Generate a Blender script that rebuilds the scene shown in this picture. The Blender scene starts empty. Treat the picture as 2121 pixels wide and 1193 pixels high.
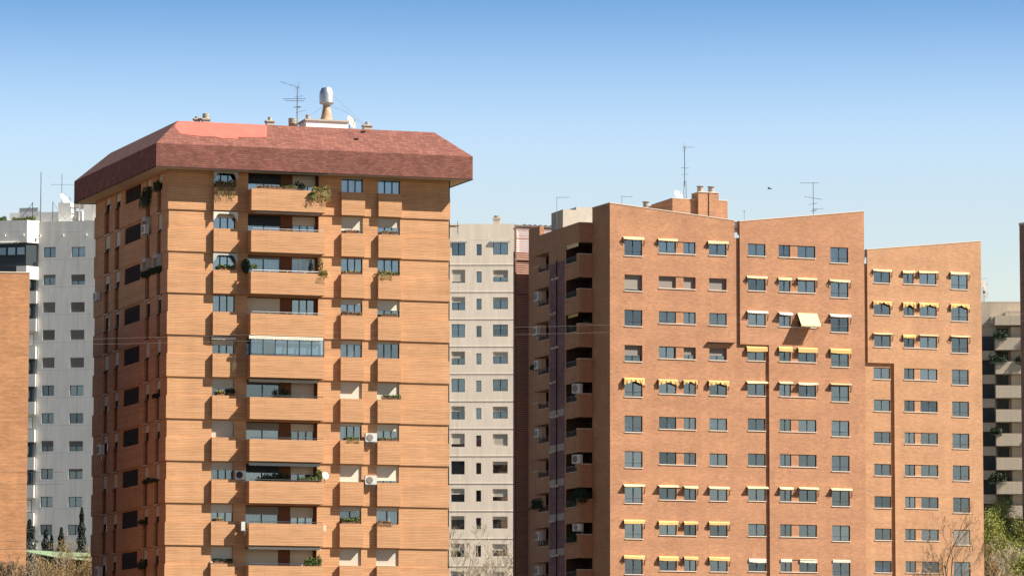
import bpy, bmesh, math, random
from mathutils import Vector, Matrix, Quaternion
random.seed(7)
S = bpy.context.scene
COL = S.collection
PI = math.pi

# ------------------------------------------------------------------ camera
PITCH, ROLL = math.radians(6.2079), math.radians(0.0846)
cd = bpy.data.cameras.new('camera'); cam = bpy.data.objects.new('camera', cd); COL.objects.link(cam)
cd.sensor_width = 36.0; cd.lens = 36.0 * 9000.0 / 2121.0
cd.clip_start = 1.0; cd.clip_end = 6000.0
_F = Vector((0, math.cos(PITCH), math.sin(PITCH))); _U = Vector((0, -math.sin(PITCH), math.cos(PITCH))); _R = Vector((1, 0, 0))
_r = _R * math.cos(ROLL) + _U * math.sin(ROLL); _u = _U * math.cos(ROLL) - _R * math.sin(ROLL)
cam.matrix_world = Matrix(((_r.x, _u.x, -_F.x, 0), (_r.y, _u.y, -_F.y, 0), (_r.z, _u.z, -_F.z, 0), (0, 0, 0, 1)))
S.camera = cam

# ------------------------------------------------------------------ sky, sun, exposure
SUN = Vector((1.822, -0.491, 1.80)).normalized()
SUN_EL = math.asin(SUN.z); SUN_AZ = math.atan2(SUN.x, SUN.y)
w = bpy.data.worlds.new('World'); S.world = w; w.use_nodes = True
nt = w.node_tree; nt.nodes.clear()
wo = nt.nodes.new('ShaderNodeOutputWorld'); bg = nt.nodes.new('ShaderNodeBackground')
sky = nt.nodes.new('ShaderNodeTexSky'); sky.sky_type = 'NISHITA'; sky.sun_disc = False
sky.sun_elevation = SUN_EL; sky.sun_rotation = SUN_AZ
sky.air_density = 1.0; sky.dust_density = 0.9; sky.ozone_density = 1.2; sky.altitude = 600
tc = nt.nodes.new('ShaderNodeTexCoord'); sp = nt.nodes.new('ShaderNodeSeparateXYZ'); cb = nt.nodes.new('ShaderNodeCombineXYZ')
fc = nt.nodes.new('ShaderNodeFloatCurve')           # lifts the dome so that the clear blue starts lower over the horizon
cm = fc.mapping.curves[0]
cm.points[0].location = (0.0, 0.0); cm.points[1].location = (1.0, 1.0)
for p in ((0.10, 0.045), (0.12, 0.085), (0.145, 0.15), (0.172, 0.27), (0.22, 0.62), (0.4, 0.86)):
    cm.points.new(*p)
for p in cm.points: p.handle_type = 'AUTO_CLAMPED'
fc.mapping.update()
nt.links.new(tc.outputs['Generated'], sp.inputs[0])
nt.links.new(sp.outputs['Z'], fc.inputs['Value'])
nt.links.new(sp.outputs['X'], cb.inputs[0]); nt.links.new(sp.outputs['Y'], cb.inputs[1]); nt.links.new(fc.outputs[0], cb.inputs[2])
nt.links.new(cb.outputs[0], sky.inputs['Vector'])
fs = nt.nodes.new('ShaderNodeFloatCurve'); c2 = fs.mapping.curves[0]      # brightness of the dome by height: hazy low, clear, dimmer overhead
c2.points[0].location = (0.0, 0.66); c2.points[1].location = (1.0, 0.45)
for p in ((0.12, 0.69), (0.155, 0.82), (0.176, 0.82), (0.24, 0.5)): c2.points.new(*p)
for p in c2.points: p.handle_type = 'AUTO_CLAMPED'
fs.mapping.update(); nt.links.new(sp.outputs['Z'], fs.inputs['Value'])
ml = nt.nodes.new('ShaderNodeMath'); ml.operation = 'MULTIPLY'; ml.inputs[1].default_value = 0.1
nt.links.new(fs.outputs[0], ml.inputs[0]); nt.links.new(ml.outputs[0], bg.inputs['Strength'])
hs = nt.nodes.new('ShaderNodeHueSaturation'); 
ms = nt.nodes.new('ShaderNodeMapRange'); ms.inputs['From Min'].default_value = 0.125; ms.inputs['From Max'].default_value = 0.172
ms.inputs['To Min'].default_value = 0.72; ms.inputs['To Max'].default_value = 1.22
nt.links.new(sp.outputs['Z'], ms.inputs['Value']); nt.links.new(ms.outputs[0], hs.inputs['Saturation'])
nt.links.new(sky.outputs[0], hs.inputs['Color']); nt.links.new(hs.outputs[0], bg.inputs[0]); nt.links.new(bg.outputs[0], wo.inputs[0])

sd = bpy.data.lights.new('sun', 'SUN'); sd.energy = 5.0; sd.angle = math.radians(0.5); sd.color = (1.0, 0.93, 0.82)
sun = bpy.data.objects.new('sun', sd); COL.objects.link(sun); sun.location = (150, 150, 200)
sun.rotation_euler = SUN.to_track_quat('Z', 'Y').to_euler()
S.view_settings.view_transform = 'Standard'; S.view_settings.look = 'None'
S.view_settings.gamma = 1.0; S.view_settings.use_curve_mapping = False
S.view_settings.exposure = 1.15

# ------------------------------------------------------------------ materials
def new_mat(name):
    m = bpy.data.materials.new(name); m.use_nodes = True
    t = m.node_tree; b = t.nodes['Principled BSDF']
    return m, t, b
def N(t, kind, **kw):
    n = t.nodes.new(kind)
    for k, v in kw.items():
        if k in n.inputs: n.inputs[k].default_value = v
        else: setattr(n, k, v)
    return n
def math_node(t, op, a, b=None):
    n = t.nodes.new('ShaderNodeMath'); n.operation = op
    for i, v in enumerate((a, b)):
        if v is None: continue
        if isinstance(v, (int, float)): n.inputs[i].default_value = v
        else: t.links.new(v, n.inputs[i])
    return n.outputs[0]
def facade_vec(t, su=1.0, sz=1.0):
    """(x+y, z) of the object's own space: runs round every vertical face of a wall"""
    tcn = t.nodes.new('ShaderNodeTexCoord'); s = t.nodes.new('ShaderNodeSeparateXYZ'); c = t.nodes.new('ShaderNodeCombineXYZ')
    t.links.new(tcn.outputs['Object'], s.inputs[0])
    xy = math_node(t, 'ADD', s.outputs[0], s.outputs[1])
    t.links.new(math_node(t, 'MULTIPLY', xy, su), c.inputs[0]); t.links.new(math_node(t, 'MULTIPLY', s.outputs[2], sz), c.inputs[1])
    return c.outputs[0]
def mul_col(t, col_out, fac_out, lo, hi):
    mr = N(t, 'ShaderNodeMapRange'); mr.inputs['From Min'].default_value = 0.25; mr.inputs['From Max'].default_value = 0.75
    mr.inputs['To Min'].default_value = lo; mr.inputs['To Max'].default_value = hi
    t.links.new(fac_out, mr.inputs['Value'])
    mx = t.nodes.new('ShaderNodeMix'); mx.data_type = 'RGBA'; mx.blend_type = 'MULTIPLY'; mx.inputs[0].default_value = 1.0
    t.links.new(col_out, mx.inputs[6]); t.links.new(mr.outputs[0], mx.inputs[7])
    return mx.outputs[2]
def noise(t, vec, scale, detail=3.0, rough=0.6):
    n = t.nodes.new('ShaderNodeTexNoise'); n.inputs['Scale'].default_value = scale
    n.inputs['Detail'].default_value = detail; n.inputs['Roughness'].default_value = rough
    if vec is not None: t.links.new(vec, n.inputs['Vector'])
    return n.outputs['Fac']
def brick_mat(name, c1, c2, mortar, bw=0.24, bh=0.07, streak=(0.75, 1.25), patch=(0.88, 1.1), msize=0.010, streak_scale=(0.55, 7.5), rough=0.9):
    m, t, b = new_mat(name)
    v = facade_vec(t)
    br = t.nodes.new('ShaderNodeTexBrick'); t.links.new(v, br.inputs['Vector'])
    br.inputs['Scale'].default_value = 1.0; br.inputs['Brick Width'].default_value = bw; br.inputs['Row Height'].default_value = bh
    br.inputs['Mortar Size'].default_value = msize; br.inputs['Mortar Smooth'].default_value = 0.2; br.inputs['Bias'].default_value = 0.0
    br.inputs['Color1'].default_value = (*c1, 1); br.inputs['Color2'].default_value = (*c2, 1); br.inputs['Mortar'].default_value = (*mortar, 1)
    col = br.outputs['Color']
    col = mul_col(t, col, noise(t, facade_vec(t, *streak_scale), 1.0, 3.0, 0.65), *streak)      # courses fired lighter and darker
    col = mul_col(t, col, noise(t, facade_vec(t, 1.0, 1.0), 0.35, 4.0, 0.6), *patch)             # weathering in broad patches
    col = mul_col(t, col, noise(t, facade_vec(t, 0.06, 0.9), 1.0, 2.0, 0.5), 0.93, 1.07)           # batches of brick laid storey by storey
    col = mul_col(t, col, noise(t, facade_vec(t, 1.3, 0.12), 1.0, 4.0, 0.7), 0.92, 1.06)           # rain runs
    t.links.new(col, b.inputs['Base Color']); b.inputs['Roughness'].default_value = rough
    bp = t.nodes.new('ShaderNodeBump'); bp.inputs['Strength'].default_value = 0.35; bp.inputs['Distance'].default_value = 0.01
    t.links.new(br.outputs['Fac'], bp.inputs['Height']); bp.invert = True; t.links.new(bp.outputs[0], b.inputs['Normal'])
    return m
def flat_mat(name, c, rough=0.8, metal=0.0, var=0.0, scale=2.0, var_rand=0.0, spec=None):
    m, t, b = new_mat(name)
    rgb = t.nodes.new('ShaderNodeRGB'); rgb.outputs[0].default_value = (*c, 1); col = rgb.outputs[0]
    if var:
        tcn = t.nodes.new('ShaderNodeTexCoord')
        col = mul_col(t, col, noise(t, tcn.outputs['Object'], scale, 4.0, 0.6), 1 - var, 1 + var)
    if var_rand:
        oi = t.nodes.new('ShaderNodeObjectInfo')
        col = mul_col(t, col, oi.outputs['Random'], 1 - var_rand, 1 + var_rand)
    t.links.new(col, b.inputs['Base Color']); b.inputs['Roughness'].default_value = rough; b.inputs['Metallic'].default_value = metal
    if spec is not None: b.inputs['Specular IOR Level'].default_value = spec
    return m
def panel_mat(name, c, line, ph=1.5, pw=0.0, var=0.12):
    """rendered or precast panels with fine joints"""
    m, t, b = new_mat(name)
    v = facade_vec(t)
    br = t.nodes.new('ShaderNodeTexBrick'); t.links.new(v, br.inputs['Vector'])
    br.offset = 0.0
    br.inputs['Scale'].default_value = 1.0; br.inputs['Brick Width'].default_value = pw or 400.0; br.inputs['Row Height'].default_value = ph
    br.inputs['Mortar Size'].default_value = 0.03; br.inputs['Mortar Smooth'].default_value = 0.1
    br.inputs['Color1'].default_value = (*c, 1); br.inputs['Color2'].default_value = (*[x * 0.96 for x in c], 1); br.inputs['Mortar'].default_value = (*line, 1)
    col = mul_col(t, br.outputs['Color'], noise(t, facade_vec(t, 1.6, 0.25), 1.0, 5.0, 0.65), 1 - var, 1 + var)
    t.links.new(col, b.inputs['Base Color']); b.inputs['Roughness'].default_value = 0.92
    return m
def shingle_mat(name):
    m, t, b = new_mat(name)
    tcn = t.nodes.new('ShaderNodeTexCoord'); s = t.nodes.new('ShaderNodeSeparateXYZ'); c = t.nodes.new('ShaderNodeCombineXYZ')
    t.links.new(tcn.outputs['Object'], s.inputs[0])
    t.links.new(math_node(t, 'ADD', s.outputs[0], s.outputs[1]), c.inputs[0]); t.links.new(math_node(t, 'MULTIPLY', s.outputs[2], 1.0), c.inputs[1])
    br = t.nodes.new('ShaderNodeTexBrick'); t.links.new(c.outputs[0], br.inputs['Vector'])
    br.inputs['Scale'].default_value = 1.0; br.inputs['Brick Width'].default_value = 0.33; br.inputs['Row Height'].default_value = 0.14
    br.inputs['Mortar Size'].default_value = 0.016; br.inputs['Mortar Smooth'].default_value = 0.3
    br.inputs['Color1'].default_value = (0.235, 0.095, 0.066, 1); br.inputs['Color2'].default_value = (0.150, 0.054, 0.040, 1); br.inputs['Mortar'].default_value = (0.12, 0.035, 0.03, 1)
    col = mul_col(t, br.outputs['Color'], noise(t, tcn.outputs['Object'], 1.1, 3.0, 0.6), 0.80, 1.22)
    t.links.new(col, b.inputs['Base Color']); b.inputs['Roughness'].default_value = 0.95
    return m
def glass_mat(name, tint=(0.40, 0.53, 0.66), refl=0.15):
    m, t, b = new_mat(name); t.nodes.remove(b)
    out = t.nodes['Material Output']
    tr = N(t, 'ShaderNodeBsdfTransparent'); tr.inputs[0].default_value = (*tint, 1)
    gl = N(t, 'ShaderNodeBsdfGlossy'); gl.inputs['Roughness'].default_value = 0.03; gl.inputs['Color'].default_value = (0.80, 0.92, 1.0, 1)
    tcn = t.nodes.new('ShaderNodeTexCoord'); oi = t.nodes.new('ShaderNodeObjectInfo')
    bp = t.nodes.new('ShaderNodeBump'); bp.inputs['Strength'].default_value = 0.10; bp.inputs['Distance'].default_value = 0.05
    n = t.nodes.new('ShaderNodeTexNoise'); n.noise_dimensions = '4D'; n.inputs['Scale'].default_value = 0.9; n.inputs['Detail'].default_value = 1.0
    t.links.new(tcn.outputs['Object'], n.inputs['Vector']); t.links.new(math_node(t, 'MULTIPLY', oi.outputs['Random'], 40.0), n.inputs['W'])
    t.links.new(n.outputs['Fac'], bp.inputs['Height']); t.links.new(bp.outputs[0], gl.inputs['Normal'])
    mx = t.nodes.new('ShaderNodeMixShader')
    t.links.new(math_node(t, 'ADD', math_node(t, 'MULTIPLY', oi.outputs['Random'], 0.12), refl - 0.06), mx.inputs[0])
    t.links.new(tr.outputs[0], mx.inputs[1]); t.links.new(gl.outputs[0], mx.inputs[2]); t.links.new(mx.outputs[0], out.inputs[0])
    return m
def leaf_mat(name, c, c2):
    m, t, b = new_mat(name)
    g = t.nodes.new('ShaderNodeNewGeometry'); r = t.nodes.new('ShaderNodeValToRGB')
    t.links.new(g.outputs['Random Per Island'], r.inputs[0])
    r.color_ramp.elements[0].color = (*c, 1); r.color_ramp.elements[1].color = (*c2, 1)
    t.links.new(r.outputs[0], b.inputs['Base Color']); b.inputs['Roughness'].default_value = 0.7
    return m

M = {}
M['brickA'] = brick_mat('orange_brick', (0.57, 0.310, 0.155), (0.51, 0.268, 0.130), (0.36, 0.172, 0.080), bw=61.3, bh=0.115, msize=0.015, streak=(0.82, 1.15), streak_scale=(0.7, 7.0))
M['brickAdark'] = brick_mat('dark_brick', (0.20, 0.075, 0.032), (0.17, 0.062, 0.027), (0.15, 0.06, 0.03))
M['brickB'] = brick_mat('salmon_brick', (0.46, 0.215, 0.108), (0.36, 0.165, 0.082), (0.44, 0.27, 0.17), bw=0.27, bh=0.10, streak=(0.86, 1.12), streak_scale=(1.8, 6.0), patch=(0.85, 1.12))
M['brickB3'] = brick_mat('tan_brick', (0.49, 0.262, 0.132), (0.40, 0.205, 0.103), (0.46, 0.30, 0.19), bw=0.27, bh=0.10, streak=(0.86, 1.12), streak_scale=(1.8, 6.0), patch=(0.88, 1.1))
M['brickE'] = brick_mat('coarse_brick', (0.47, 0.225, 0.100), (0.38, 0.175, 0.077), (0.32, 0.16, 0.08), bw=0.30, bh=0.09, streak=(0.74, 1.2), streak_scale=(0.7, 5.5))
M['brickG'] = brick_mat('brown_brick', (0.24, 0.14, 0.10), (0.19, 0.11, 0.08), (0.2, 0.13, 0.1))
M['louvre'] = flat_mat('louvre_brick', (0.58, 0.34, 0.26), 0.9, var=0.12)
M['shingle'] = shingle_mat('red_shingles')
M['patch'] = flat_mat('new_roof_coating', (0.52, 0.115, 0.085), 0.85, var=0.12, scale=1.4)
M['concrete'] = flat_mat('concrete', (0.42, 0.38, 0.32), 0.9, var=0.10)
M['soffit'] = flat_mat('cream_soffit', (0.62, 0.54, 0.42), 0.9, var=0.06)
M['whitewall'] = panel_mat('white_render', (0.84, 0.80, 0.72), (0.66, 0.63, 0.57), 2.985, 3.3)
M['beigewall'] = panel_mat('beige_render', (0.86, 0.74, 0.60), (0.68, 0.58, 0.47), 2.985, 0)
M['sandwall'] = panel_mat('sand_panels', (0.54, 0.45, 0.34), (0.40, 0.34, 0.27), 3.0, 2.2)
M['white'] = flat_mat('white_paint', (0.78, 0.77, 0.73), 0.6, var=0.05)
M['coping'] = flat_mat('pale_coping', (0.62, 0.50, 0.40), 0.85)
M['sill'] = flat_mat('pale_sill', (0.66, 0.56, 0.46), 0.8)
M['frame'] = flat_mat('dark_frame', (0.018, 0.028, 0.035), 0.45)
M['rail'] = flat_mat('dark_rail', (0.03, 0.035, 0.045), 0.5)
M['alu'] = flat_mat('grey_metal', (0.45, 0.45, 0.44), 0.4, metal=0.6)
M['galv'] = flat_mat('galvanised_metal', (0.55, 0.58, 0.60), 0.42, metal=0.85, var=0.08)
M['glass'] = glass_mat('window_glass')
M['glasslight'] = glass_mat('clear_glass', (0.66, 0.76, 0.84), 0.16)
M['glassdark'] = glass_mat('tinted_glass', (0.35, 0.45, 0.5), 0.20)
M['shutter'] = flat_mat('beige_shutter', (0.56, 0.50, 0.40), 0.7, var_rand=0.10)
M['shuttergrey'] = flat_mat('grey_shutter', (0.22, 0.195, 0.165), 0.7, var_rand=0.12)
M['curtain'] = flat_mat('white_curtain', (0.36, 0.36, 0.37), 0.95, var_rand=0.45)
M['blind'] = flat_mat('blue_grey_blind', (0.085, 0.11, 0.125), 0.95, var_rand=0.75)
M['curtainlight'] = flat_mat('bright_curtain', (0.72, 0.72, 0.70), 0.95, var_rand=0.25)
M['innerblind'] = flat_mat('inner_blind', (0.40, 0.38, 0.33), 0.9, var_rand=0.3)
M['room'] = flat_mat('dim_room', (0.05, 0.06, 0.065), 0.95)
M['brown'] = flat_mat('brown_louvre', (0.022, 0.009, 0.007), 0.85)
M['loggia'] = flat_mat('painted_loggia_shade', (0.045, 0.026, 0.020), 0.9)  # near-black so that the shade inside the side loggias is in the colour
M['tile'] = brick_mat('mauve_tiles', (0.21, 0.115, 0.115), (0.165, 0.080, 0.085), (0.12, 0.07, 0.07), bw=0.6, bh=0.3, streak=(0.85, 1.15), patch=(0.7, 1.25))
M['tilepale'] = flat_mat('pale_tiles', (0.36, 0.31, 0.25), 0.8, var=0.1)
M['cream'] = flat_mat('cream_awning', (0.70, 0.53, 0.30), 0.9, var=0.05, var_rand=0.06)
M['yellow'] = flat_mat('yellow_awning', (0.62, 0.40, 0.15), 0.9, var=0.08, var_rand=0.06)
M['whiteawn'] = flat_mat('white_awning', (0.66, 0.60, 0.50), 0.9, var=0.05)
M['greyawn'] = flat_mat('grey_awning', (0.42, 0.41, 0.38), 0.9, var=0.06)
M['acwhite'] = flat_mat('white_casing', (0.56, 0.55, 0.51), 0.5)
M['black'] = flat_mat('black_plastic', (0.012, 0.012, 0.014), 0.6)
M['plant'] = leaf_mat('green_leaves', (0.05, 0.09, 0.012), (0.13, 0.17, 0.03))
M['plantdark'] = leaf_mat('dark_leaves', (0.012, 0.028, 0.010), (0.035, 0.06, 0.018))
M['plantyellow'] = leaf_mat('yellow_leaves', (0.16, 0.15, 0.03), (0.26, 0.22, 0.05))
M['plantred'] = leaf_mat('flowering_leaves', (0.08, 0.10, 0.02), (0.30, 0.13, 0.09))
M['drygrass'] = leaf_mat('trailing_stems', (0.13, 0.11, 0.03), (0.26, 0.20, 0.07))
M['willow'] = leaf_mat('spring_leaves', (0.17, 0.20, 0.03), (0.36, 0.36, 0.075))
M['cypress'] = leaf_mat('conifer_needles', (0.012, 0.022, 0.018), (0.03, 0.045, 0.03))
M['bark'] = flat_mat('pale_bark', (0.42, 0.35, 0.25), 0.9, var=0.15)
M['barkbrown'] = flat_mat('brown_bark', (0.24, 0.17, 0.10), 0.9, var=0.15)
M['barktan'] = flat_mat('tan_twigs', (0.30, 0.20, 0.09), 0.9, var=0.2)
M['terracotta'] = flat_mat('weathered_planter', (0.15, 0.080, 0.048), 0.9)
M['greenroof'] = flat_mat('green_sheet_roof', (0.20, 0.27, 0.15), 0.6, var=0.06)
M['greenwall'] = flat_mat('dark_green_wall', (0.03, 0.05, 0.02), 0.9, var=0.2)
M['feather'] = flat_mat('dark_feathers', (0.03, 0.03, 0.035), 0.8)
M['steel'] = flat_mat('antenna_steel', (0.16, 0.20, 0.23), 0.5, metal=0.3)
M['cable'] = flat_mat('cable', (0.03, 0.03, 0.03), 0.6)
M['cablepale'] = flat_mat('bare_cable', (0.34, 0.31, 0.27), 0.5)

# ------------------------------------------------------------------ geometry helpers
class MB:
    def __init__(self): self.v = []; self.f = []
    def quad(self, a, b, c, d):
        n = len(self.v); self.v += [tuple(a), tuple(b), tuple(c), tuple(d)]; self.f.append((n, n + 1, n + 2, n + 3))
    def poly(self, pts):
        n = len(self.v); self.v += [tuple(p) for p in pts]; self.f.append(tuple(range(n, n + len(pts))))
    def box(self, x0, x1, y0, y1, z0, z1):
        p = [(x, y, z) for z in (z0, z1) for y in (y0, y1) for x in (x0, x1)]
        for i in ((0, 2, 3, 1), (4, 5, 7, 6), (0, 1, 5, 4), (2, 6, 7, 3), (0, 4, 6, 2), (1, 3, 7, 5)):
            self.quad(*[p[k] for k in i])
    def prism(self, poly, z0, z1):
        """poly counter-clockwise seen from above; z1 may be a list of heights per corner"""
        n = len(poly); t = z1 if isinstance(z1, (list, tuple)) else [z1] * n
        for i in range(n):
            a, b = poly[i], poly[(i + 1) % n]
            self.quad((a[0], a[1], z0), (b[0], b[1], z0), (b[0], b[1], t[(i + 1) % n]), (a[0], a[1], t[i]))
        self.poly([(p[0], p[1], t[i]) for i, p in enumerate(poly)])
        self.poly([(p[0], p[1], z0) for p in reversed(poly)])
    def tube(self, pts, radii, sides=6, caps=True):
        pts = [Vector(p) for p in pts]
        if isinstance(radii, (int, float)): radii = [radii] * len(pts)
        rings = []
        for i, p in enumerate(pts):
            d = (pts[min(i + 1, len(pts) - 1)] - pts[max(i - 1, 0)])
            if d.length < 1e-9: d = Vector((0, 0, 1))
            d.normalize(); a = d.orthogonal().normalized() if abs(d.z) > 0.99 else d.cross(Vector((0, 0, 1))).normalized()
            b = d.cross(a)
            base = len(self.v)
            for k in range(sides):
                t = 2 * PI * k / sides
                self.v.append(tuple(p + (a * math.cos(t) + b * math.sin(t)) * radii[i]))
            rings.append(base)
        for i in range(len(rings) - 1):
            for k in range(sides):
                k2 = (k + 1) % sides
                self.f.append((rings[i] + k, rings[i + 1] + k, rings[i + 1] + k2, rings[i] + k2))
        if caps and sides > 3:
            self.f.append(tuple(rings[0] + k for k in range(sides))); self.f.append(tuple(rings[-1] + k for k in reversed(range(sides))))
    def lathe(self, prof, n=20, c=(0, 0, 0)):
        base = len(self.v)
        for r, z in prof:
            for k in range(n):
                t = 2 * PI * k / n; self.v.append((c[0] + r * math.cos(t), c[1] + r * math.sin(t), c[2] + z))
        for i in range(len(prof) - 1):
            for k in range(n):
                k2 = (k + 1) % n
                self.f.append((base + i * n + k, base + i * n + k2, base + (i + 1) * n + k2, base + (i + 1) * n + k))
        self.f.append(tuple(base + k for k in reversed(range(n)))); self.f.append(tuple(base + (len(prof) - 1) * n + k for k in range(n)))
    def leaf(self, p, size, nrm=None):
        a = Vector((random.gauss(0, 1), random.gauss(0, 1), random.gauss(0, 1))).normalized()
        b = a.orthogonal().normalized(); c = a.cross(b); t = random.uniform(0, 6.28)
        u = (b * math.cos(t) + c * math.sin(t)) * size; v = (c * math.cos(t) - b * math.sin(t)) * size * 0.55
        p = Vector(p); self.quad(p - u, p - v * 0.9, p + u, p + v * 0.9)
    def mesh(self, name, mat, smooth=False):
        me = bpy.data.meshes.new(name); me.from_pydata(self.v, [], self.f)
        me.materials.append(mat)
        if smooth: me.polygons.foreach_set('use_smooth', [True] * len(me.polygons))
        me.update(); return me
    def sharp_smooth(self, name, mat):
        me = self.mesh(name, mat, True); me.set_sharp_from_angle(angle=math.radians(24)); return me

def thing(name, label, cat, loc, rotz=0.0, group=None):
    o = bpy.data.objects.new(name, None); COL.objects.link(o); o.location = loc; o.rotation_euler = (0, 0, rotz)
    o.empty_display_size = 0.5; o['label'] = label; o['category'] = cat
    if group: o['group'] = group
    return o
def part(name, me, parent, loc=(0, 0, 0), rotz=0.0, label=None):
    o = bpy.data.objects.new(name, me); COL.objects.link(o); o.parent = parent
    o.location = loc; o.rotation_euler = (0, 0, rotz)
    if label: o['label'] = label
    return o
def solo(name, me, label, cat, loc=(0, 0, 0), rotz=0.0, group=None):
    o = bpy.data.objects.new(name, me); COL.objects.link(o); o.location = loc; o.rotation_euler = (0, 0, rotz)
    o['label'] = label; o['category'] = cat
    if group: o['group'] = group
    return o
def struct(name, me, loc=(0, 0, 0)):
    o = bpy.data.objects.new(name, me); COL.objects.link(o); o.location = loc; o['kind'] = 'structure'; return o

class Frame:
    """a facade plane: u runs along it (rightwards seen from outside), d outwards, z up. In mesh space: x=u, y=-d"""
    def __init__(s, x, y, ang): s.x, s.y, s.a = x, y, ang; s.c, s.s = math.cos(ang), math.sin(ang)
    def w(s, u, d, z): return Vector((s.x + u * s.c + d * s.s, s.y + u * s.s - d * s.c, z))
class Building:
    def __init__(b, name, label, x, y, z, group=None):
        b.root = thing(name, label, 'building', (x, y, z), 0.0, group); b.o = Vector((x, y, z))
    def put(b, name, me, fr, u=0.0, d=0.0, z=0.0, label=None, parent=None):
        if parent is None: return part(name, me, b.root, fr.w(u, d, z) - b.o, fr.a, label)
        return part(name, me, parent, label=label)

def wall_grid(mb, u0, u1, z0, z1, holes, d=0.0, reveal=0.25):
    """rectangular wall sheet with true openings and their reveals"""
    us = sorted(set([u0, u1] + [h[0] for h in holes] + [h[1] for h in holes])); us = [u for u in us if u0 <= u <= u1]
    zs = sorted(set([z0, z1] + [h[2] for h in holes] + [h[3] for h in holes])); zs = [z for z in zs if z0 <= z <= z1]
    for i in range(len(us) - 1):
        run = None
        for j in range(len(zs) - 1):
            cu, cz = (us[i] + us[i + 1]) / 2, (zs[j] + zs[j + 1]) / 2
            inside = any(h[0] < cu < h[1] and h[2] < cz < h[3] for h in holes)
            if not inside and run is None: run = zs[j]
            if inside and run is not None:
                mb.quad((us[i], -d, run), (us[i + 1], -d, run), (us[i + 1], -d, zs[j]), (us[i], -d, zs[j])); run = None
        if run is not None:
            mb.quad((us[i], -d, run), (us[i + 1], -d, run), (us[i + 1], -d, zs[-1]), (us[i], -d, zs[-1]))
    y0, y1 = -d, -d + reveal
    for a, b, c, e in holes:
        mb.quad((a, y0, c), (b, y0, c), (b, y1, c), (a, y1, c)); mb.quad((a, y0, e), (a, y1, e), (b, y1, e), (b, y0, e))
        mb.quad((a, y0, c), (a, y1, c), (a, y1, e), (a, y0, e)); mb.quad((b, y0, c), (b, y0, e), (b, y1, e), (b, y1, c))

CACHE = {}
def cached(key, fn):
    if key not in CACHE: CACHE[key] = fn()
    return CACHE[key]
def frame_mesh(w_, h, n, mat):
    def mk():
        m = MB(); t = 0.055
        m.box(0, w_, 0, 0.07, 0, t); m.box(0, w_, 0, 0.07, h - t, h); m.box(0, t, 0, 0.07, t, h - t); m.box(w_ - t, w_, 0, 0.07, t, h - t)
        for i in range(1, n): x = w_ * i / n; m.box(x - 0.045, x + 0.045, 0.005, 0.065, t, h - t)
        return m.mesh('window', M[mat])
    return cached(('f', round(w_, 3), round(h, 3), n, mat), mk)
def pane_mesh(w_, h, mat):
    def mk():
        m = MB(); m.box(0.03, w_ - 0.03, 0.03, 0.042, 0.03, h - 0.03); return m.mesh('pane', M[mat])
    return cached(('p', round(w_, 3), round(h, 3), mat), mk)
def shutter_mesh(w_, h, frac, mat, y=-0.06):
    def mk():
        m = MB(); hh = h * frac; n = max(2, int(hh / 0.07)); z0 = h - hh
        for i in range(n):
            za, zb = z0 + hh * i / n, z0 + hh * (i + 1) / n
            m.quad((0.01, y - 0.014, za), (w_ - 0.01, y - 0.014, za), (w_ - 0.01, y, zb), (0.01, y, zb))
            m.quad((0.01, y, za), (w_ - 0.01, y, za), (w_ - 0.01, y - 0.014, za), (0.01, y - 0.014, za))
        m.quad((0.01, y + 0.02, z0), (0.01, y + 0.02, h), (w_ - 0.01, y + 0.02, h), (w_ - 0.01, y + 0.02, z0))
        m.box(0.0, w_, y - 0.02, y + 0.022, z0 - 0.03, z0)
        return m.mesh('roller_shutter', M[mat])
    return cached(('s', round(w_, 3), round(h, 3), round(frac, 2), mat, y), mk)
def curtain_mesh(w_, h, a, b, top, mat):
    def mk():
        m = MB(); n = max(6, int((b - a) * w_ / 0.05)); P = []
        ph = random.uniform(0, 6)
        for i in range(n + 1):
            x = w_ * (a + (b - a) * i / n); P.append((x, 0.20 + 0.03 * math.sin(i * 1.05 + ph) + 0.015 * math.sin(i * 0.37 + ph)))
        for i in range(n): m.quad((P[i][0], P[i][1], 0.03), (P[i + 1][0], P[i + 1][1], 0.03), (P[i + 1][0], P[i + 1][1], h * top), (P[i][0], P[i][1], h * top))
        return m.mesh('curtain', M[mat])
    return cached(('c', round(w_, 2), round(h, 2), a, b, top, mat), mk)
def blind_mesh(w_, h, mat='blind', lo=0.0, y=0.32):
    def mk():
        m = MB(); m.box(0.02, w_ - 0.02, y, y + 0.015, 0.02 + lo * h, h - 0.02); return m.mesh('blind', M[mat])
    return cached(('b', round(w_, 3), round(h, 3), mat, lo), mk)
def rail_mesh(w_, h=0.38, n=0, mat='rail'):
    def mk():
        m = MB(); m.box(-0.02, w_ + 0.02, -0.03, 0.0, h - 0.03, h); m.box(0, 0.03, -0.028, 0.0, 0, h - 0.03); m.box(w_ - 0.03, w_, -0.028, 0.0, 0, h - 0.03)
        for i in range(1, n): z = h * i / n; m.box(0.03, w_ - 0.03, -0.022, -0.006, z - 0.012, z + 0.012)
        return m.mesh('railing', M[mat])
    return cached(('r', round(w_, 3), h, n, mat), mk)
R = random.Random(11)
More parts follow.
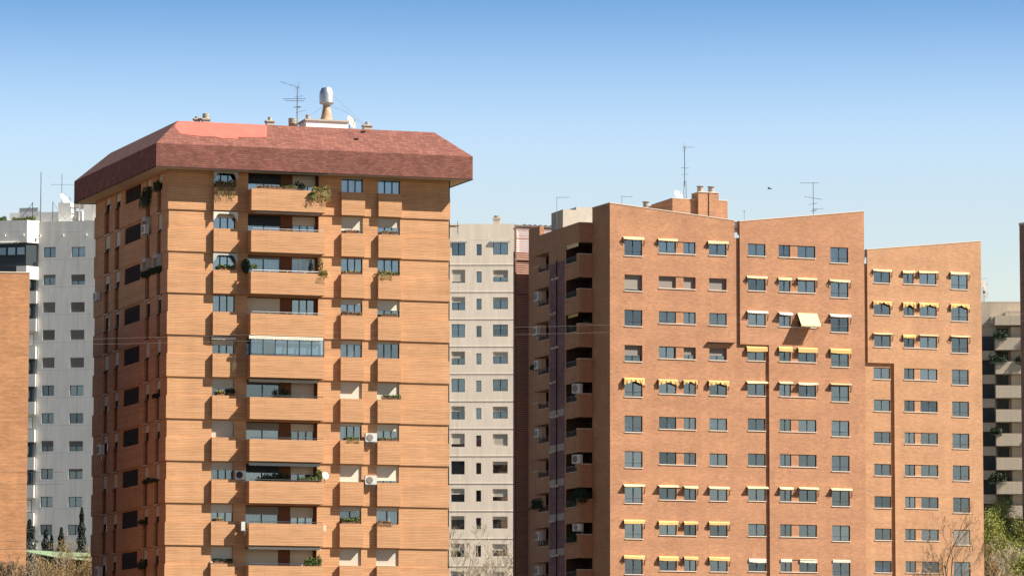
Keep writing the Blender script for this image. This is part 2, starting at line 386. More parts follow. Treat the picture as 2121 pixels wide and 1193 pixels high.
def window(b, fr, u0, u1, z0, z1, d, n=2, shut=0.0, inside='rand', fmat='frame', smat='shutter', gmat='glass', name='window', rail=False, label=None, sy=-0.06, cmat='curtain'):
    w_, h = u1 - u0, z1 - z0
    o = b.put(name, frame_mesh(w_, h, n, fmat), fr, u0, d, z0, label)
    if shut < 0.99: part('pane', pane_mesh(w_, h, gmat), o)
    if shut > 0.02: part('roller_shutter', shutter_mesh(w_, h, shut, smat, sy), o)
    if inside == 'rand': inside = R.choice(['sheer', 'left', 'right', 'sides', 'blind', 'blind', 'blind', 'half', 'drop', 'drop2', 'dark'])
    v = R.choice([0, 1])
    if shut < 0.9:
        if inside == 'sheer': part('curtain', curtain_mesh(w_, h, 0.02, 0.98, 0.96, cmat), o)
        elif inside == 'left': part('curtain', curtain_mesh(w_, h, 0.02, 0.45, 0.96, cmat), o)
        elif inside == 'right': part('curtain', curtain_mesh(w_, h, 0.5, 0.98, 0.96, cmat), o)
        elif inside in ('drop', 'drop2'): part('inner_blind', blind_mesh(w_, h, 'innerblind', 0.55 if inside == 'drop' else 0.3, 0.14), o)
        elif inside == 'half': part('curtain', curtain_mesh(w_, h, 0.02, 0.98, 0.45, cmat), o)
        elif inside == 'sides':
            part('curtain', curtain_mesh(w_, h, 0.02, 0.25, 0.96, cmat), o); part('curtain', curtain_mesh(w_, h, 0.72, 0.98, 0.96, cmat), o)
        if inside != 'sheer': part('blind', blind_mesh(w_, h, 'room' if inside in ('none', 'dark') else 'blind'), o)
    if rail: part('railing', rail_mesh(w_, 0.40), o)
    return o

def awning_mesh(w_, p, drop, val, mat, swag=0.0, scallop=True, tilt=0.0, sag=0.0):
    """fabric awning: origin at the wall, top left; roll at the top, fabric out to the front bar, valance hanging from it"""
    m = MB(); e = 0.008
    m.tube([(0, -0.06, 0.0), (w_, -0.06, 0.0)], 0.055, 8)
    n = max(10, int(w_ / 0.09)); 
    def zf(i, t):
        x = i / n
        sg = swag * (abs(x - 0.5) * 2 - 1) * -1
        return sg
    front = []
    for i in range(n + 1):
        x = w_ * i / n
        front.append((x, -p - 0.02 * math.sin(i * 1.7) * (swag > 0), -drop + tilt * (x / w_ - 0.5) - sag * math.sin(PI * x / w_)))
    for i in range(n):
        a, b_ = front[i], front[i + 1]
        xa, xb = w_ * i / n, w_ * (i + 1) / n
        m.quad((xa, -0.06, 0.05), a, b_, (xb, -0.06, 0.05)); m.quad((xa, -0.06, 0.04), (xb, -0.06, 0.04), (b_[0], b_[1], b_[2] - e), (a[0], a[1], a[2] - e))
        def low(k, j):
            x = j / n
            sc = (0.045 * abs(math.sin(j * PI / 2.5)) if scallop else 0.0)
            sw = swag * (1 - (1 - abs(x - 0.5) * 2) ** 1.0) if swag else 0.0
            return -drop + tilt * (x - 0.5) - sag * math.sin(PI * x) - val - sw + sc + (0.03 * math.sin(j * 2.3) if swag else 0)
        za, zb = low(0, i), low(0, i + 1)
        y = -p - 0.005
        ya, yb = (y + 0.05 * math.sin(i * 1.3) * (swag > 0), y + 0.05 * math.sin((i + 1) * 1.3) * (swag > 0))
        m.quad((xa, ya, za), (xb, yb, zb), (b_[0], b_[1], b_[2]), (a[0], a[1], a[2])); m.quad((xb, yb + e, zb), (xa, ya + e, za), (a[0], a[1] + e, a[2]), (b_[0], b_[1] + e, b_[2]))
    return m.mesh('awning', M[mat])
def arms_mesh(p, drop, fall):
    m = MB()
    for x in (0.0,):
        m.tube([(x, -p + 0.01, -drop), (x, -p * 0.55, -drop - fall * 0.55), (x, -0.02, -drop - fall)], 0.016, 5)
        m.tube([(x, -0.02, 0.06), (x, -0.02, -drop - fall - 0.05)], 0.012, 4)
    return m.mesh('awning_arm', M['rail'])
def awning(b, fr, u0, u1, ztop, d, kind, label=None):
    K = dict(cream=(0.22, 0.02, 0.17, 'cream', 0.0, True), creamslim=(0.34, 0.06, 0.09, 'cream', 0.0, False), yellow=(0.24, 0.05, 0.26, 'yellow', 0.0, True),
             gather=(0.26, 0.04, 0.16, 'yellow', 0.36, False), white=(0.36, 0.08, 0.13, 'whiteawn', 0.0, True), open=(1.15, 1.05, 0.17, 'cream', 0.0, True),
             thin=(0.30, 0.0, 0.06, 'cream', 0.0, False), pulled=(0.24, 0.06, 0.30, 'yellow', 0.0, False), ragged=(0.24, 0.02, 0.10, 'yellow', 0.34, True), inner=(0.1, 0.02, 0.22, 'whiteawn', 0.0, True))
    p, dr, va, mat, sw, sc = K[kind]; w_ = u1 - u0
    me = awning_mesh(w_, p * R.uniform(0.8, 1.15), dr, va * R.uniform(0.72, 1.15), mat, sw * R.uniform(0.7, 1.15), sc, R.uniform(-0.07, 0.07) if kind != 'open' else 0.0, R.uniform(0.0, 0.05))
    me.transform(Matrix.Translation((0, 0, R.uniform(-0.03, 0.03))))
    o = b.put('awning', me, fr, u0, d, ztop, label)
    if kind != 'inner':
        am = cached(('arm', kind), lambda: arms_mesh(p, dr, 0.62 if kind != 'open' else 0.2))
        part('awning_arm', am, o, (-0.03, 0, 0)); part('awning_arm', am, o, (w_ + 0.03, 0, 0))
    return o

# ------------------------------------------------------------------ ground
def ground():
    m = MB(); xs = [-1500, -400, -200, -100, -50, 0, 50, 100, 200, 400, 1500]
    ys = [-200, 0, 40, 80, 120, 160, 200, 240, 280, 330, 400, 500, 650, 900, 1500, 3000]
    def h(y):
        t = min(1, max(0, (y - 40) / 240)); return -1.7 + 9.7 * (t * t * (3 - 2 * t))
    for i in range(len(xs) - 1):
        for j in range(len(ys) - 1):
            m.quad((xs[i], ys[j], h(ys[j])), (xs[i + 1], ys[j], h(ys[j])), (xs[i + 1], ys[j + 1], h(ys[j + 1])), (xs[i], ys[j + 1], h(ys[j + 1])))
    return m.mesh('ground', M['groundmat'], True)
mg, tg, bgd = new_mat('dry_grass_ground')
_tc = tg.nodes.new('ShaderNodeTexCoord'); _rp = tg.nodes.new('ShaderNodeValToRGB')
tg.links.new(noise(tg, _tc.outputs['Object'], 0.15, 6.0), _rp.inputs[0])
_rp.color_ramp.elements[0].color = (0.040, 0.040, 0.022, 1); _rp.color_ramp.elements[1].color = (0.085, 0.072, 0.05, 1)
tg.links.new(_rp.outputs[0], bgd.inputs['Base Color']); bgd.inputs['Roughness'].default_value = 1.0
M['groundmat'] = mg
struct('ground', ground())
GZ = 7.9

# ------------------------------------------------------------------ small things
def ac_unit(loc, rotz, label, w_=0.85, h=0.62, dep=0.32, group='air conditioning units on the facades', dark=False):
    t = thing('air_conditioner', label, 'air conditioner', loc, rotz, group)
    m = MB(); m.box(-w_ / 2, w_ / 2, -dep, 0, 0, h); m.box(-w_ / 2 + 0.05, w_ / 2 - 0.05, -dep - 0.006, -dep, 0.05, 0.07)
    part('casing', m.mesh('casing', M['acwhite']), t)
    m = MB(); r = h * 0.40
    m.lathe([(r, 0), (r, 0.02), (r * 0.92, 0.03), (0.02, 0.03)], 20)
    me = m.mesh('fan_grille', M['black'] if dark else M['shuttergrey']); me.transform(Matrix.Translation((-w_ * 0.12, -dep - 0.002, h / 2)) @ Matrix.Rotation(PI / 2, 4, 'X'))
    part('fan_grille', me, t)
    m = MB()
    for x in (-w_ * 0.35, w_ * 0.35):
        m.box(x - 0.02, x + 0.02, -dep, 0.25, -0.05, -0.004); m.box(x - 0.02, x + 0.02, 0.0, 0.03, -0.35, -0.05)
    m.box(-w_ * 0.35 - 0.02, w_ * 0.35 + 0.02, -0.03, -0.004, -0.075, -0.045)
    part('bracket', m.mesh('bracket', M['alu']), t)
    return t
def dish(loc, rotz, r, label, tilt=25, mast=0.6, mat='acwhite', group='satellite dishes on the roofs and balconies'):
    t = thing('satellite_dish', label, 'satellite dish', loc, rotz, group)
    m = MB(); m.tube([(0, 0, 0), (0, 0, mast)], 0.03, 8); part('mast', m.mesh('mast', M['steel']), t)
    m = MB(); n = 24; prof = [(r * k / 6.0, 0.22 * r * (k / 6.0) ** 2) for k in range(7)]
    base = 0; m.v.append((0, 0, 0))
    for rr, z in prof[1:]:
        for k in range(n): m.v.append((rr * math.cos(2 * PI * k / n), rr * math.sin(2 * PI * k / n), z))
    for k in range(n): m.f.append((0, 1 + k, 1 + (k + 1) % n))
    for i in range(5):
        for k in range(n): m.f.append((1 + i * n + k, 1 + (i + 1) * n + k, 1 + (i + 1) * n + (k + 1) % n, 1 + i * n + (k + 1) % n))
    m2 = MB(); m2.v = m.v + [(x, y, z - 0.02) for x, y, z in m.v]; off = len(m.v); m2.f = m.f + [tuple(off + i for i in reversed(f)) for f in m.f]
    e = 1 + 5 * n
    for k in range(n): m2.f.append((e + k, off + e + k, off + e + (k + 1) % n, e + (k + 1) % n))
    me = m2.mesh('reflector', M[mat], True)
    T = Matrix.Translation((0, -0.06, mast)) @ Matrix.Rotation(math.radians(90 - tilt), 4, 'X')
    me.transform(T); part('reflector', me, t)
    m = MB(); m.tube([(0, -r * 0.8, 0.14 * r), (0, 0, r * 0.75)], 0.015, 5); m.box(-0.03, 0.03, -0.04, 0.06, r * 0.72, r * 0.85)
    me = m.mesh('feed_arm', M['steel']); me.transform(T); part('feed_arm', me, t)
    return t
def antenna(loc, h, booms, label, rad=0.035, lattice=0.0, guy=None):
    """booms: (height fraction, heading in degrees (0 = to the right), length out, length back, elements, element half length)"""
    t = thing('tv_antenna', label, 'antenna', loc, 0.0, 'antennas on the roofs')
    m = MB()
    if lattice:
        a = 0.16; hl = h * lattice
        for k in range(3):
            an = 2 * PI * k / 3; m.tube([(a * math.cos(an), a * math.sin(an), 0), (a * 0.8 * math.cos(an), a * 0.8 * math.sin(an), hl)], 0.02, 5)
        nn = int(hl / 0.35)
        for i in range(nn):
            for k in range(3):
                a0, a1 = 2 * PI * k / 3, 2 * PI * (k + 1) / 3
                m.tube([(a * .9 * math.cos(a0), a * .9 * math.sin(a0), hl * i / nn), (a * .9 * math.cos(a1), a * .9 * math.sin(a1), hl * (i + 1) / nn)], 0.012, 4)
        m.tube([(0, 0, hl - 0.5), (0, 0, h)], rad, 6)
    else: m.tube([(0, 0, 0), (0, 0, h * 0.5), (0, 0, h)], [rad, rad * 0.85, rad * 0.7], 6)
    part('mast', m.mesh('mast', M['steel']), t)
    for hf, head, lo, lb, ne, el, *til in booms:
        a = math.radians(head); d = Vector((math.cos(a), math.sin(a), til[0] if til else 0.0)).normalized(); side = Vector((-math.sin(a), math.cos(a), 0))
        if len(til) > 1: side = Vector((0, 0, 1))
        m = MB(); z = Vector((0, 0, h * hf)); m.tube([z - d * lb, z + d * lo], 0.018, 5)
        for i in range(ne):
            c = z - d * lb + d * (lo + lb) * (i + 0.3) / ne; L = el * (1.0 - 0.5 * i / max(1, ne))
            m.tube([c - side * L, c + side * L], 0.011, 4)
        part('boom', m.mesh('boom', M['steel']), t)
    if guy:
        m = MB()
        for g in guy: m.tube([(0, 0, h * g[3]), (g[0], g[1], g[2])], 0.008, 4)
        part('guy_wire', m.mesh('guy_wire', M['steel']), t)
    return t
def foliage(m, c, rad, n, size, hang=0.0):
    for i in range(n):
        v = Vector((random.gauss(0, 1), random.gauss(0, 1), random.gauss(0, 1))).normalized() * random.random() ** 0.4
        p = Vector((c[0] + v.x * rad[0], c[1] + v.y * rad[1], c[2] + v.z * rad[2]))
        if hang: p.z -= random.random() ** 2 * hang
        m.leaf(p, size * random.uniform(0.6, 1.3))
def plant(loc, rotz, w_, h, label, mat='plant', hang=0.0, n=None, pot=True, dep=0.16, group='plants on the balconies and sills', name='potted_plant', size=0.075):
    t = thing(name, label, 'plant', loc, rotz, group)
    m = MB(); k = max(1, int(w_ / 0.3)); n = n or int(150 * w_ * max(h, 0.4) / 0.3)
    for i in range(k):
        x = -w_ / 2 + w_ * (i + 0.5) / k; hh = h * random.uniform(0.6, 1.1)
        foliage(m, (x, 0, 0.14 + hh * 0.4), (w_ / k * 0.7, dep, hh * 0.55), n // k, size, hang)
    if hang:
        for i in range(int(30 * w_)):
            x = random.uniform(-w_ / 2, w_ / 2); L = hang * random.uniform(0.4, 1.0)
            m.tube([(x, -dep, 0.1), (x + random.uniform(-.08, .08), -dep - 0.1, -L * 0.5), (x + random.uniform(-.15, .15), -dep - 0.06, -L)], 0.008, 3)
    part('leaves', m.mesh('leaves', M[mat]), t)
    if pot:
        m = MB(); m.box(-w_ / 2, w_ / 2, -0.09, 0.09, 0, 0.15); m.box(-w_ / 2 - 0.01, w_ / 2 + 0.01, -0.10, 0.10, 0.15, 0.17)
        part('planter', m.mesh('planter', M['terracotta']), t)
    return t

# ================================================================== the orange brick tower with the red roof
FA = Frame(-24.64, 308.70, math.radians(16.9184)); WA = 21.03
FL = Frame(-31.69, 327.18, math.radians(-69.1185)); WL = 19.779
A = Building('apartment_tower', 'orange brick apartment tower with overhanging red shingle roof and stacked balconies, in the left half', -24.64, 308.70, GZ - 0.4)
ZA = [39.24 - 3.0 * k for k in range(12)]          # joint heights, top storey first
NF = 10
BANDH, TOPH = 1.63, 3.0
WIN = [(3.36, 4.98, 3), (12.84, 14.45, 3), (15.58, 17.25, 3)]
BAYS = [(3.30, 5.04), (12.77, 14.52), (15.54, 17.28)]
LOG = (5.90, 11.15); BAL = (5.86, 11.34); BD = 1.15
ZS = 42.12
mb = MB(); e = 0.08; wd = MB()
def zone_and_bands(mb, W, holes_for, strips, rd):
    for k in range(NF + 1):
        zj = ZA[k]; zt = ZS if k == 0 else zj + TOPH
        hs = holes_for(k)
        # window zone, set back; band below it proud; ledges between
        wall_grid(mb, e, W - e, zj + BANDH, zt, [h for h in hs], -e, rd)
        cuts = [0.0] + [x for s in strips for x in s] + [W]
        for i in range(0, len(cuts), 2): mb.quad((cuts[i], 0, zj), (cuts[i + 1], 0, zj), (cuts[i + 1], 0, zj + BANDH), (cuts[i], 0, zj + BANDH))
        mb.quad((0, 0, zj + BANDH), (W, 0, zj + BANDH), (W - e, e, zj + BANDH), (e, e, zj + BANDH))
        mb.quad((0, 0, zj), (e, e, zj), (W - e, e, zj), (W, 0, zj))
        for a, b_ in strips:
            mb.quad((a, 0.2, zj), (b_, 0.2, zj), (b_, 0.2, zj + BANDH), (a, 0.2, zj + BANDH))
            mb.quad((a, 0, zj), (a, 0.2, zj), (a, 0.2, zj + BANDH), (a, 0, zj + BANDH)); mb.quad((b_, 0, zj), (b_, 0, zj + BANDH), (b_, 0.2, zj + BANDH), (b_, 0.2, zj))
            mb.quad((a, 0.2, zj + BANDH), (b_, 0.2, zj + BANDH), (b_, 0, zj + BANDH), (a, 0, zj + BANDH)); mb.quad((a, 0, zj), (b_, 0, zj), (b_, 0.2, zj), (a, 0.2, zj))
    mb.quad((0, 0, GZ - 1), (W, 0, GZ - 1), (W, 0, ZA[NF]), (0, 0, ZA[NF]))
WZ0, WZ1 = 1.70, 2.94
def front_holes(k):
    zj = ZA[k]; top = zj + (2.80 if k == 0 else WZ1)
    return [(a, b_, zj + WZ0, top) for a, b_, n in WIN] + [(LOG[0], LOG[1], zj + BANDH, min(zj + 2.92, ZS - 0.03))]
zone_and_bands(mb, WA, front_holes, [], 0.24)
A.put('wall', mb.mesh('wall', M['brickA']), FA)
LST = [(2.84, 4.2), (5.75, 7.0), (14.0, 15.15), (17.0, 18.0)]; LOUV = (8.25, 12.45)
def left_holes(k):
    zj = ZA[k]; top = ZS if k == 0 else zj + TOPH
    return [(a, b_, zj + BANDH, top - 0.1) for a, b_ in LST] + [(LOUV[0], LOUV[1], zj + BANDH, top - 0.14)]
mb = MB(); zone_and_bands(mb, WL, left_holes, LST, 0.2)
for k in range(NF + 1):                                   # brick backs of the recessed strips beside their windows
    zj = ZA[k]
A.put('wall', mb.mesh('wall', M['brickA']), FL)
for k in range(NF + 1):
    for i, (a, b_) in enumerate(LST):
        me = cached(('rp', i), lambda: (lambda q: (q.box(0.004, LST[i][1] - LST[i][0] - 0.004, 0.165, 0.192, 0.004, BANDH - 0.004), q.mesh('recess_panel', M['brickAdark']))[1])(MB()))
        A.put('recess_panel', me, FL, a, 0, ZA[k])  # darkness of the recessed strips is set by this panel's brick colour
mb = MB(); D_ = WL
mb.quad((WA, 0.1, GZ - 1), (WA - 1.368, 19.73, GZ - 1), (WA - 1.368, 19.73, ZS), (WA, 0.1, ZS)); mb.quad((WA - 1.368, 19.73, GZ - 1), (-1.25, 19.73, GZ - 1), (-1.25, 19.73, ZS), (WA - 1.368, 19.73, ZS))
A.put('wall', mb.mesh('wall', M['brickA']), FA)
# end ledges so that the stepped bands close at the far corner
mb = MB()
for k in range(NF + 1):
    mb.box(-0.02, 0.12, 0.002, 0.5, ZA[k] + 0.002, ZA[k] + BANDH - 0.002)
# window bays: brick boxes under the small windows
for k in range(NF):
    zj = ZA[k]
    for i, (a, b_) in enumerate(BAYS):
        m = cached(('bay', i), lambda: (lambda q: (q.box(0, BAYS[i][1] - BAYS[i][0], -0.31, 0.0, 0.0, 1.69), q.mesh('window_bay', M['brickA']))[1])(MB()))
        A.put('window_bay', m, FA, a, 0.001, zj + 0.004)
# --- front windows
FW = {  # storey: per small window (shutter, inside)
 0: [(0.0, 'blind'), (0.06, 'sheer'), (0.05, 'sheer')], 1: [(0.30, 'sheer'), (0.80, 'blind'), (0.52, 'right')], 2: [(0.0, 'sheer'), (0.0, 'right'), (0.0, 'sheer')],
 3: [(0.0, 'left'), (0.28, 'sheer'), (0.55, 'blind')], 4: [(0.46, 'right'), (0.20, 'sheer'), (0.10, 'blind')], 5: [(0.55, 'blind'), (1.0, ''), (1.0, '')],
 6: [(1.0, ''), (0.14, 'sides'), (0.36, 'blind')], 7: [(0.40, 'sheer'), (0.94, 'blind'), (0.84, 'half')], 8: [(0.44, 'sheer'), (0.24, 'sheer'), (0.18, 'sheer')], 9: [(0.94, 'blind'), (1.0, ''), (0.95, 'blind')]}
for k in range(NF):
    zj = ZA[k]; top = zj + (2.80 if k == 0 else WZ1)
    for i, (a, b_, n) in enumerate(WIN):
        sh, ins = FW[k][i]
        window(A, FA, a, b_, zj + WZ0, top, -0.26, n=2 if (k == 8 and i) else 3, shut=sh, inside=ins, sy=-0.05, cmat='curtainlight', gmat='glasslight')
# --- balconies: brick parapet, slab, loggia lining, glazing
def bal_mesh():
    m = MB(); w_ = BAL[1] - BAL[0]
    m.box(0, w_, -BD, -BD + 0.14, 0, 1.57); m.box(0, 0.14, -BD + 0.14, -0.001, 0, 1.57); m.box(w_ - 0.14, w_, -BD + 0.14, -0.001, 0, 1.57)
    return m.mesh('balcony', M['brickA'])
def slab_mesh():
    m = MB(); w_ = BAL[1] - BAL[0]; m.box(0.15, w_ - 0.15, -BD + 0.15, 0.55, 0.05, 0.25); return m.mesh('slab', M['concrete'])
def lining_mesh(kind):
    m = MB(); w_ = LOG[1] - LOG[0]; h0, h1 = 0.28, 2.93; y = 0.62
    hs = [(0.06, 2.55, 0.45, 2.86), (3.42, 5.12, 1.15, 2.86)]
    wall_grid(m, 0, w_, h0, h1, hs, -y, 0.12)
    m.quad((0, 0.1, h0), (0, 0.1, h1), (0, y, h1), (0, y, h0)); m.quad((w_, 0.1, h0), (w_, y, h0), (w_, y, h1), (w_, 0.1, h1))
    return m.mesh('loggia_wall', M['brickAdark'])  # same brick in a darker colour, with the loggia's shade put into it
def ceil_mesh():
    m = MB(); w_ = LOG[1] - LOG[0]; m.box(0.01, w_ - 0.01, 0.1, 0.62, 2.94, 2.98); return m.mesh('loggia_ceiling', M['soffit'])
LG = {0: ((0.28, 'sheer'), (0.45, 'sheer')), 1: ((0.30, 'blind'), (0.36, 'right')), 2: ((0.05, 'sheer'), (0.0, 'left')), 3: ((1.0, ''), (0.0, 'blind')), 4: ((0, 'left'), (0, 'right')),
      5: ((0.05, 'blind'), (1.0, '')), 6: ((0.2, 'blind'), (0.3, 'half')), 7: ((0.22, 'blind'), (0.35, 'sheer')), 8: ((0.22, 'sheer'), (0.42, 'sheer')), 9: ((0.6, 'sheer'), (1.0, ''))}
bal_me, slab_me, lin_me, ceil_me = bal_mesh(), slab_mesh(), lining_mesh(0), ceil_mesh()
brail = cached('brail', lambda: (lambda q: (q.tube([(0.1, -BD + 0.07, 0.0), (5.38, -BD + 0.07, 0.0)], 0.025, 6), [q.tube([(x, -BD + 0.07, -0.16), (x, -BD + 0.07, 0.0)], 0.014, 5) for x in (0.12, 1.4, 2.7, 4.0, 5.36)], q.mesh('railing', M['rail']))[-1])(MB()))
for k in range(NF):
    zj = ZA[k]
    bo = A.put('balcony', bal_me, FA, BAL[0], 0.0, zj)
    part('slab', slab_me, bo)
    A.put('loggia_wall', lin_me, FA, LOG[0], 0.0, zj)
    A.put('loggia_ceiling', ceil_me, FA, LOG[0], 0.0, zj if k else zj - 0.84 + 0.80)
    if k != 0:
        rl_ = part('railing', brail, bo, (0, 0, 1.70))
        if k in (1, 2, 3): rl_.material_slots[0].link = 'OBJECT'; rl_.material_slots[0].material = M['white' if k == 2 else 'alu']
    (s1, i1), (s2, i2) = LG[k]
    window(A, FA, LOG[0] + 0.06, LOG[0] + 2.55, zj + 0.45, zj + 2.86, -0.68, 2, s1, i1, name='balcony_door', smat='shutter' if k in (3, 9) else ('frame' if k in (0, 1, 7) else 'shuttergrey'), sy=-0.04, cmat='curtainlight', gmat='glasslight')  # near-black shutters on some doors stand in for awning shadow on their tops
    window(A, FA, LOG[0] + 3.42, LOG[0] + 5.12, zj + 1.15, zj + 2.86, -0.68, 3, s2, i2, name='balcony_window', fmat='white' if k == 2 else 'frame', sy=-0.04, cmat='curtainlight', gmat='glasslight')
# glazed-in balcony on the fifth storey down
zj = ZA[4]
m = MB(); w_ = BAL[1] - BAL[0]
m.box(0.02, w_ - 0.02, -BD + 0.02, -BD + 0.10, 1.575, 1.64); m.box(0.02, w_ - 0.02, -BD + 0.02, -BD + 0.10, 2.72, 2.79)
for i in range(7):
    x = 0.02 + (w_ - 0.10) * i / 6; m.box(x, x + 0.06, -BD + 0.025, -BD + 0.095, 1.64, 2.72)
m.box(0.02, 0.08, -BD + 0.10, -0.05, 1.575, 1.64); m.box(0.02, 0.08, -BD + 0.10, -0.05, 2.72, 2.79); m.box(0.02, 0.08, -0.6, -0.54, 1.64, 2.72)
m.box(w_ - 0.08, w_ - 0.02, -BD + 0.10, -0.05, 1.575, 1.64)
go = A.put('balcony_glazing', m.mesh('balcony_glazing', M['frame']), FA, BAL[0], 0.0, zj, 'dark framed glazing closing in a balcony')
m = MB(); m.box(0.05, w_ - 0.05, -BD + 0.055, -BD + 0.065, 1.64, 2.72); m.box(0.045, 0.055, -BD + 0.1, -0.05, 1.64, 2.72); part('pane', m.mesh('pane', M['glasslight']), go)
m = MB()
for i in range(4):
    x0 = 0.1 + (w_ - 0.1) * (i + 2) / 6
    for j in range(10): m.quad((x0 + j * 0.08, -BD + 0.22 + 0.02 * (j % 2), 1.62), (x0 + j * 0.08 + 0.08, -BD + 0.22 + 0.02 * ((j + 1) % 2), 1.62), (x0 + j * 0.08 + 0.08, -BD + 0.22 + 0.02 * ((j + 1) % 2), 2.74), (x0 + j * 0.08, -BD + 0.22 + 0.02 * (j % 2), 2.74))
part('curtain', m.mesh('curtain', M['curtainlight']), go)
# awnings of the tower: storey, u0, u1, projection depth on the facade, kind
def simple_awning(b, fr, u0, u1, ztop, d, p, dr, va, mat, label=None, arms=False):
    o = b.put('awning', awning_mesh(u1 - u0, p, dr, va, mat), fr, u0, d, ztop, label)
    if arms:
        am = arms_mesh(p, dr, 0.5); part('awning_arm', am, o, (-0.03, 0, 0)); part('awning_arm', am, o, (u1 - u0 + 0.03, 0, 0))
    return o
simple_awning(A, FA, 5.75, 11.2, ZA[4] + 2.90, BD - 0.04, 0.10, 0.03, 0.16, 'whiteawn', 'white scalloped awning above the glazed-in balcony')
simple_awning(A, FA, 5.9, 11.1, ZA[7] + 2.93, 0.45, 0.40, 0.02, 0.24, 'greyawn', 'grey scalloped awning over a planted balcony', False)
simple_awning(A, FA, 5.9, 11.2, ZA[9] + 2.92, 0.5, 0.45, 0.02, 0.20, 'whiteawn', 'white scalloped awning over the lowest balcony')
simple_awning(A, FA, 5.95, 11.0, ZA[5] + 2.93, 0.2, 0.25, 0.02, 0.22, 'greyawn')
for i in range(3):
    simple_awning(A, FA, 5.9 + 1.9 * i, 7.75 + 1.9 * i, ZS - 0.06, 0.75, 0.30, 0.03, 0.05, 'greyawn')
simple_awning(A, FA, 6.2, 11.0, ZA[1] + 2.93, 0.55, 0.45, 0.03, 0.09, 'greyawn')
def side_awning(k, mat='greyawn', depth=0.30, label=None):
    """a fringed frame with cloth gathered down both sides of a small window"""
    zt = ZA[k] + (2.86 if k == 0 else 2.93)
    m = MB(); w_ = 1.78
    n = 22
    for i in range(n):
        xa, xb = w_ * i / n, w_ * (i + 1) / n
        def low(x):
            t = min(x, w_ - x) / (w_ / 2); return -0.16 - 0.55 * max(0, 1 - t * 2.6) + 0.03 * math.sin(x * 30)
        m.quad((xa, -depth, low(xa)), (xb, -depth, low(xb)), (xb, -depth, 0), (xa, -depth, 0)); m.quad((xb, -depth + 0.01, low(xb)), (xa, -depth + 0.01, low(xa)), (xa, -depth + 0.01, 0), (xb, -depth + 0.01, 0))
        m.quad((xa, -depth, 0), (xb, -depth, 0), (xb, 0, 0.03), (xa, 0, 0.03))
    for x in (0, w_): m.box(x - 0.01, x + 0.01, -depth, -0.04, -0.5, 0.0)
    A.put('awning', m.mesh('awning', M[mat]), FA, 3.30, -0.05, zt, label)
side_awning(0, 'greyawn'); side_awning(1, 'whiteawn'); side_awning(2, 'greyawn')
simple_awning(A, FA, 3.25, 5.06, ZA[4] + 2.90, -0.06, 0.22, 0.05, 0.16, 'whiteawn', 'white scalloped awning over a half-shuttered window', True)
# --- left face: narrow windows in the strips, brown louvres
for k in range(NF):
    zj = ZA[k]; top = (ZS if k == 0 else zj + TOPH) - 0.1
    for i, (a, b_) in enumerate(LST):
        sh = [0.45, 0.62, 0.9, 0.55, 0.5, 0.8][(k * 5 + i * 3) % 6] if not (k == 3) else 0.12
        window(A, FL, a + 0.02, b_ - 0.02, zj + BANDH + 0.08, top - 0.02, -0.22, 1, sh, 'dark', name='narrow_window', gmat='glassdark', sy=-0.06)
    m = cached(('louv', k == 0), lambda: (lambda q, h: (q.box(0, 4.2, 0.10, 0.14, 0, h), [q.quad((0, 0.03, z), (4.2, 0.03, z), (4.2, 0.10, z + 0.12), (0, 0.10, z + 0.12)) for z in [0.02 + 0.145 * j for j in range(int(h / 0.145))]], q.mesh('louvre_screen', M['brown']))[-1])(MB(), (top - 0.04) - (zj + BANDH)))
    A.put('louvre_screen', m, FL, LOUV[0], -0.08, zj + BANDH)
    for i, (a, b_) in enumerate(LST):
        m = cached(('lint', i), lambda: (lambda q: (q.box(-0.12, LST[i][1] - LST[i][0] - 0.1, -0.10, 0.1, 0, 0.06), q.mesh('lintel', M['sill']))[1])(MB()))
        if k: A.put('lintel', m, FL, a, -0.08, zj + TOPH - 0.075)
# --- roof
e_, s_, zF, zH = 1.25, 2.16, 43.78, 45.76
PLAN = [(0.0, 0.0), (WA, 0.0), (WA - 1.368, 19.73), (-1.368, 19.73)]       # the far corner is a little out of square
def offset(e, z):
    n = len(PLAN); out = []
    for i in range(n):
        a, b_, c = Vector(PLAN[i - 1]), Vector(PLAN[i]), Vector(PLAN[(i + 1) % n])
        d1, d2 = (b_ - a).normalized(), (c - b_).normalized(); n1, n2 = Vector((d1.y, -d1.x)), Vector((d2.y, -d2.x))
        q = b_ + (n1 + n2) * (e / (1 + n1.dot(n2))); out.append((q.x, q.y, z))
    return out
o0, o1, h1 = offset(e_, ZS), offset(e_, zF), offset(e_ - s_, zH)
m = MB()
for i in range(4):
    j = (i + 1) % 4; m.quad(o0[i], o0[j], o1[j], o1[i]); m.quad(o1[i], o1[j], h1[j], h1[i])
m.poly(h1)
ro = A.put('roof', m.mesh('roof', M['shingle']), FA)
m = MB(); i0 = offset(-0.5, ZS + 0.001); oo = offset(e_ - 0.002, ZS + 0.001)
for i in range(4):
    j = (i + 1) % 4; m.quad(oo[i], i0[i], i0[j], oo[j])
part('soffit', m.mesh('soffit', M['soffit']), ro)
m = MB(); d0, d1_ = offset(e_ + 0.02, ZS - 0.06), offset(e_ - 0.012, ZS - 0.06); up_ = lambda p: (p[0], p[1], ZS - 0.004)
for i in range(4):
    j = (i + 1) % 4; m.quad(d0[i], d0[j], up_(d0[j]), up_(d0[i])); m.quad(d0[j], d0[i], d1_[i], d1_[j]); m.quad(up_(d0[i]), up_(d0[j]), up_(d1_[j]), up_(d1_[i])); m.quad(d1_[j], d1_[i], up_(d1_[i]), up_(d1_[j]))
part('drip_edge', m.mesh('drip_edge', M['brown']), ro)
def on_slope(u, t): return (u, -e_ + t * s_ - 0.012, zF + t * (zH - zF) + 0.012)
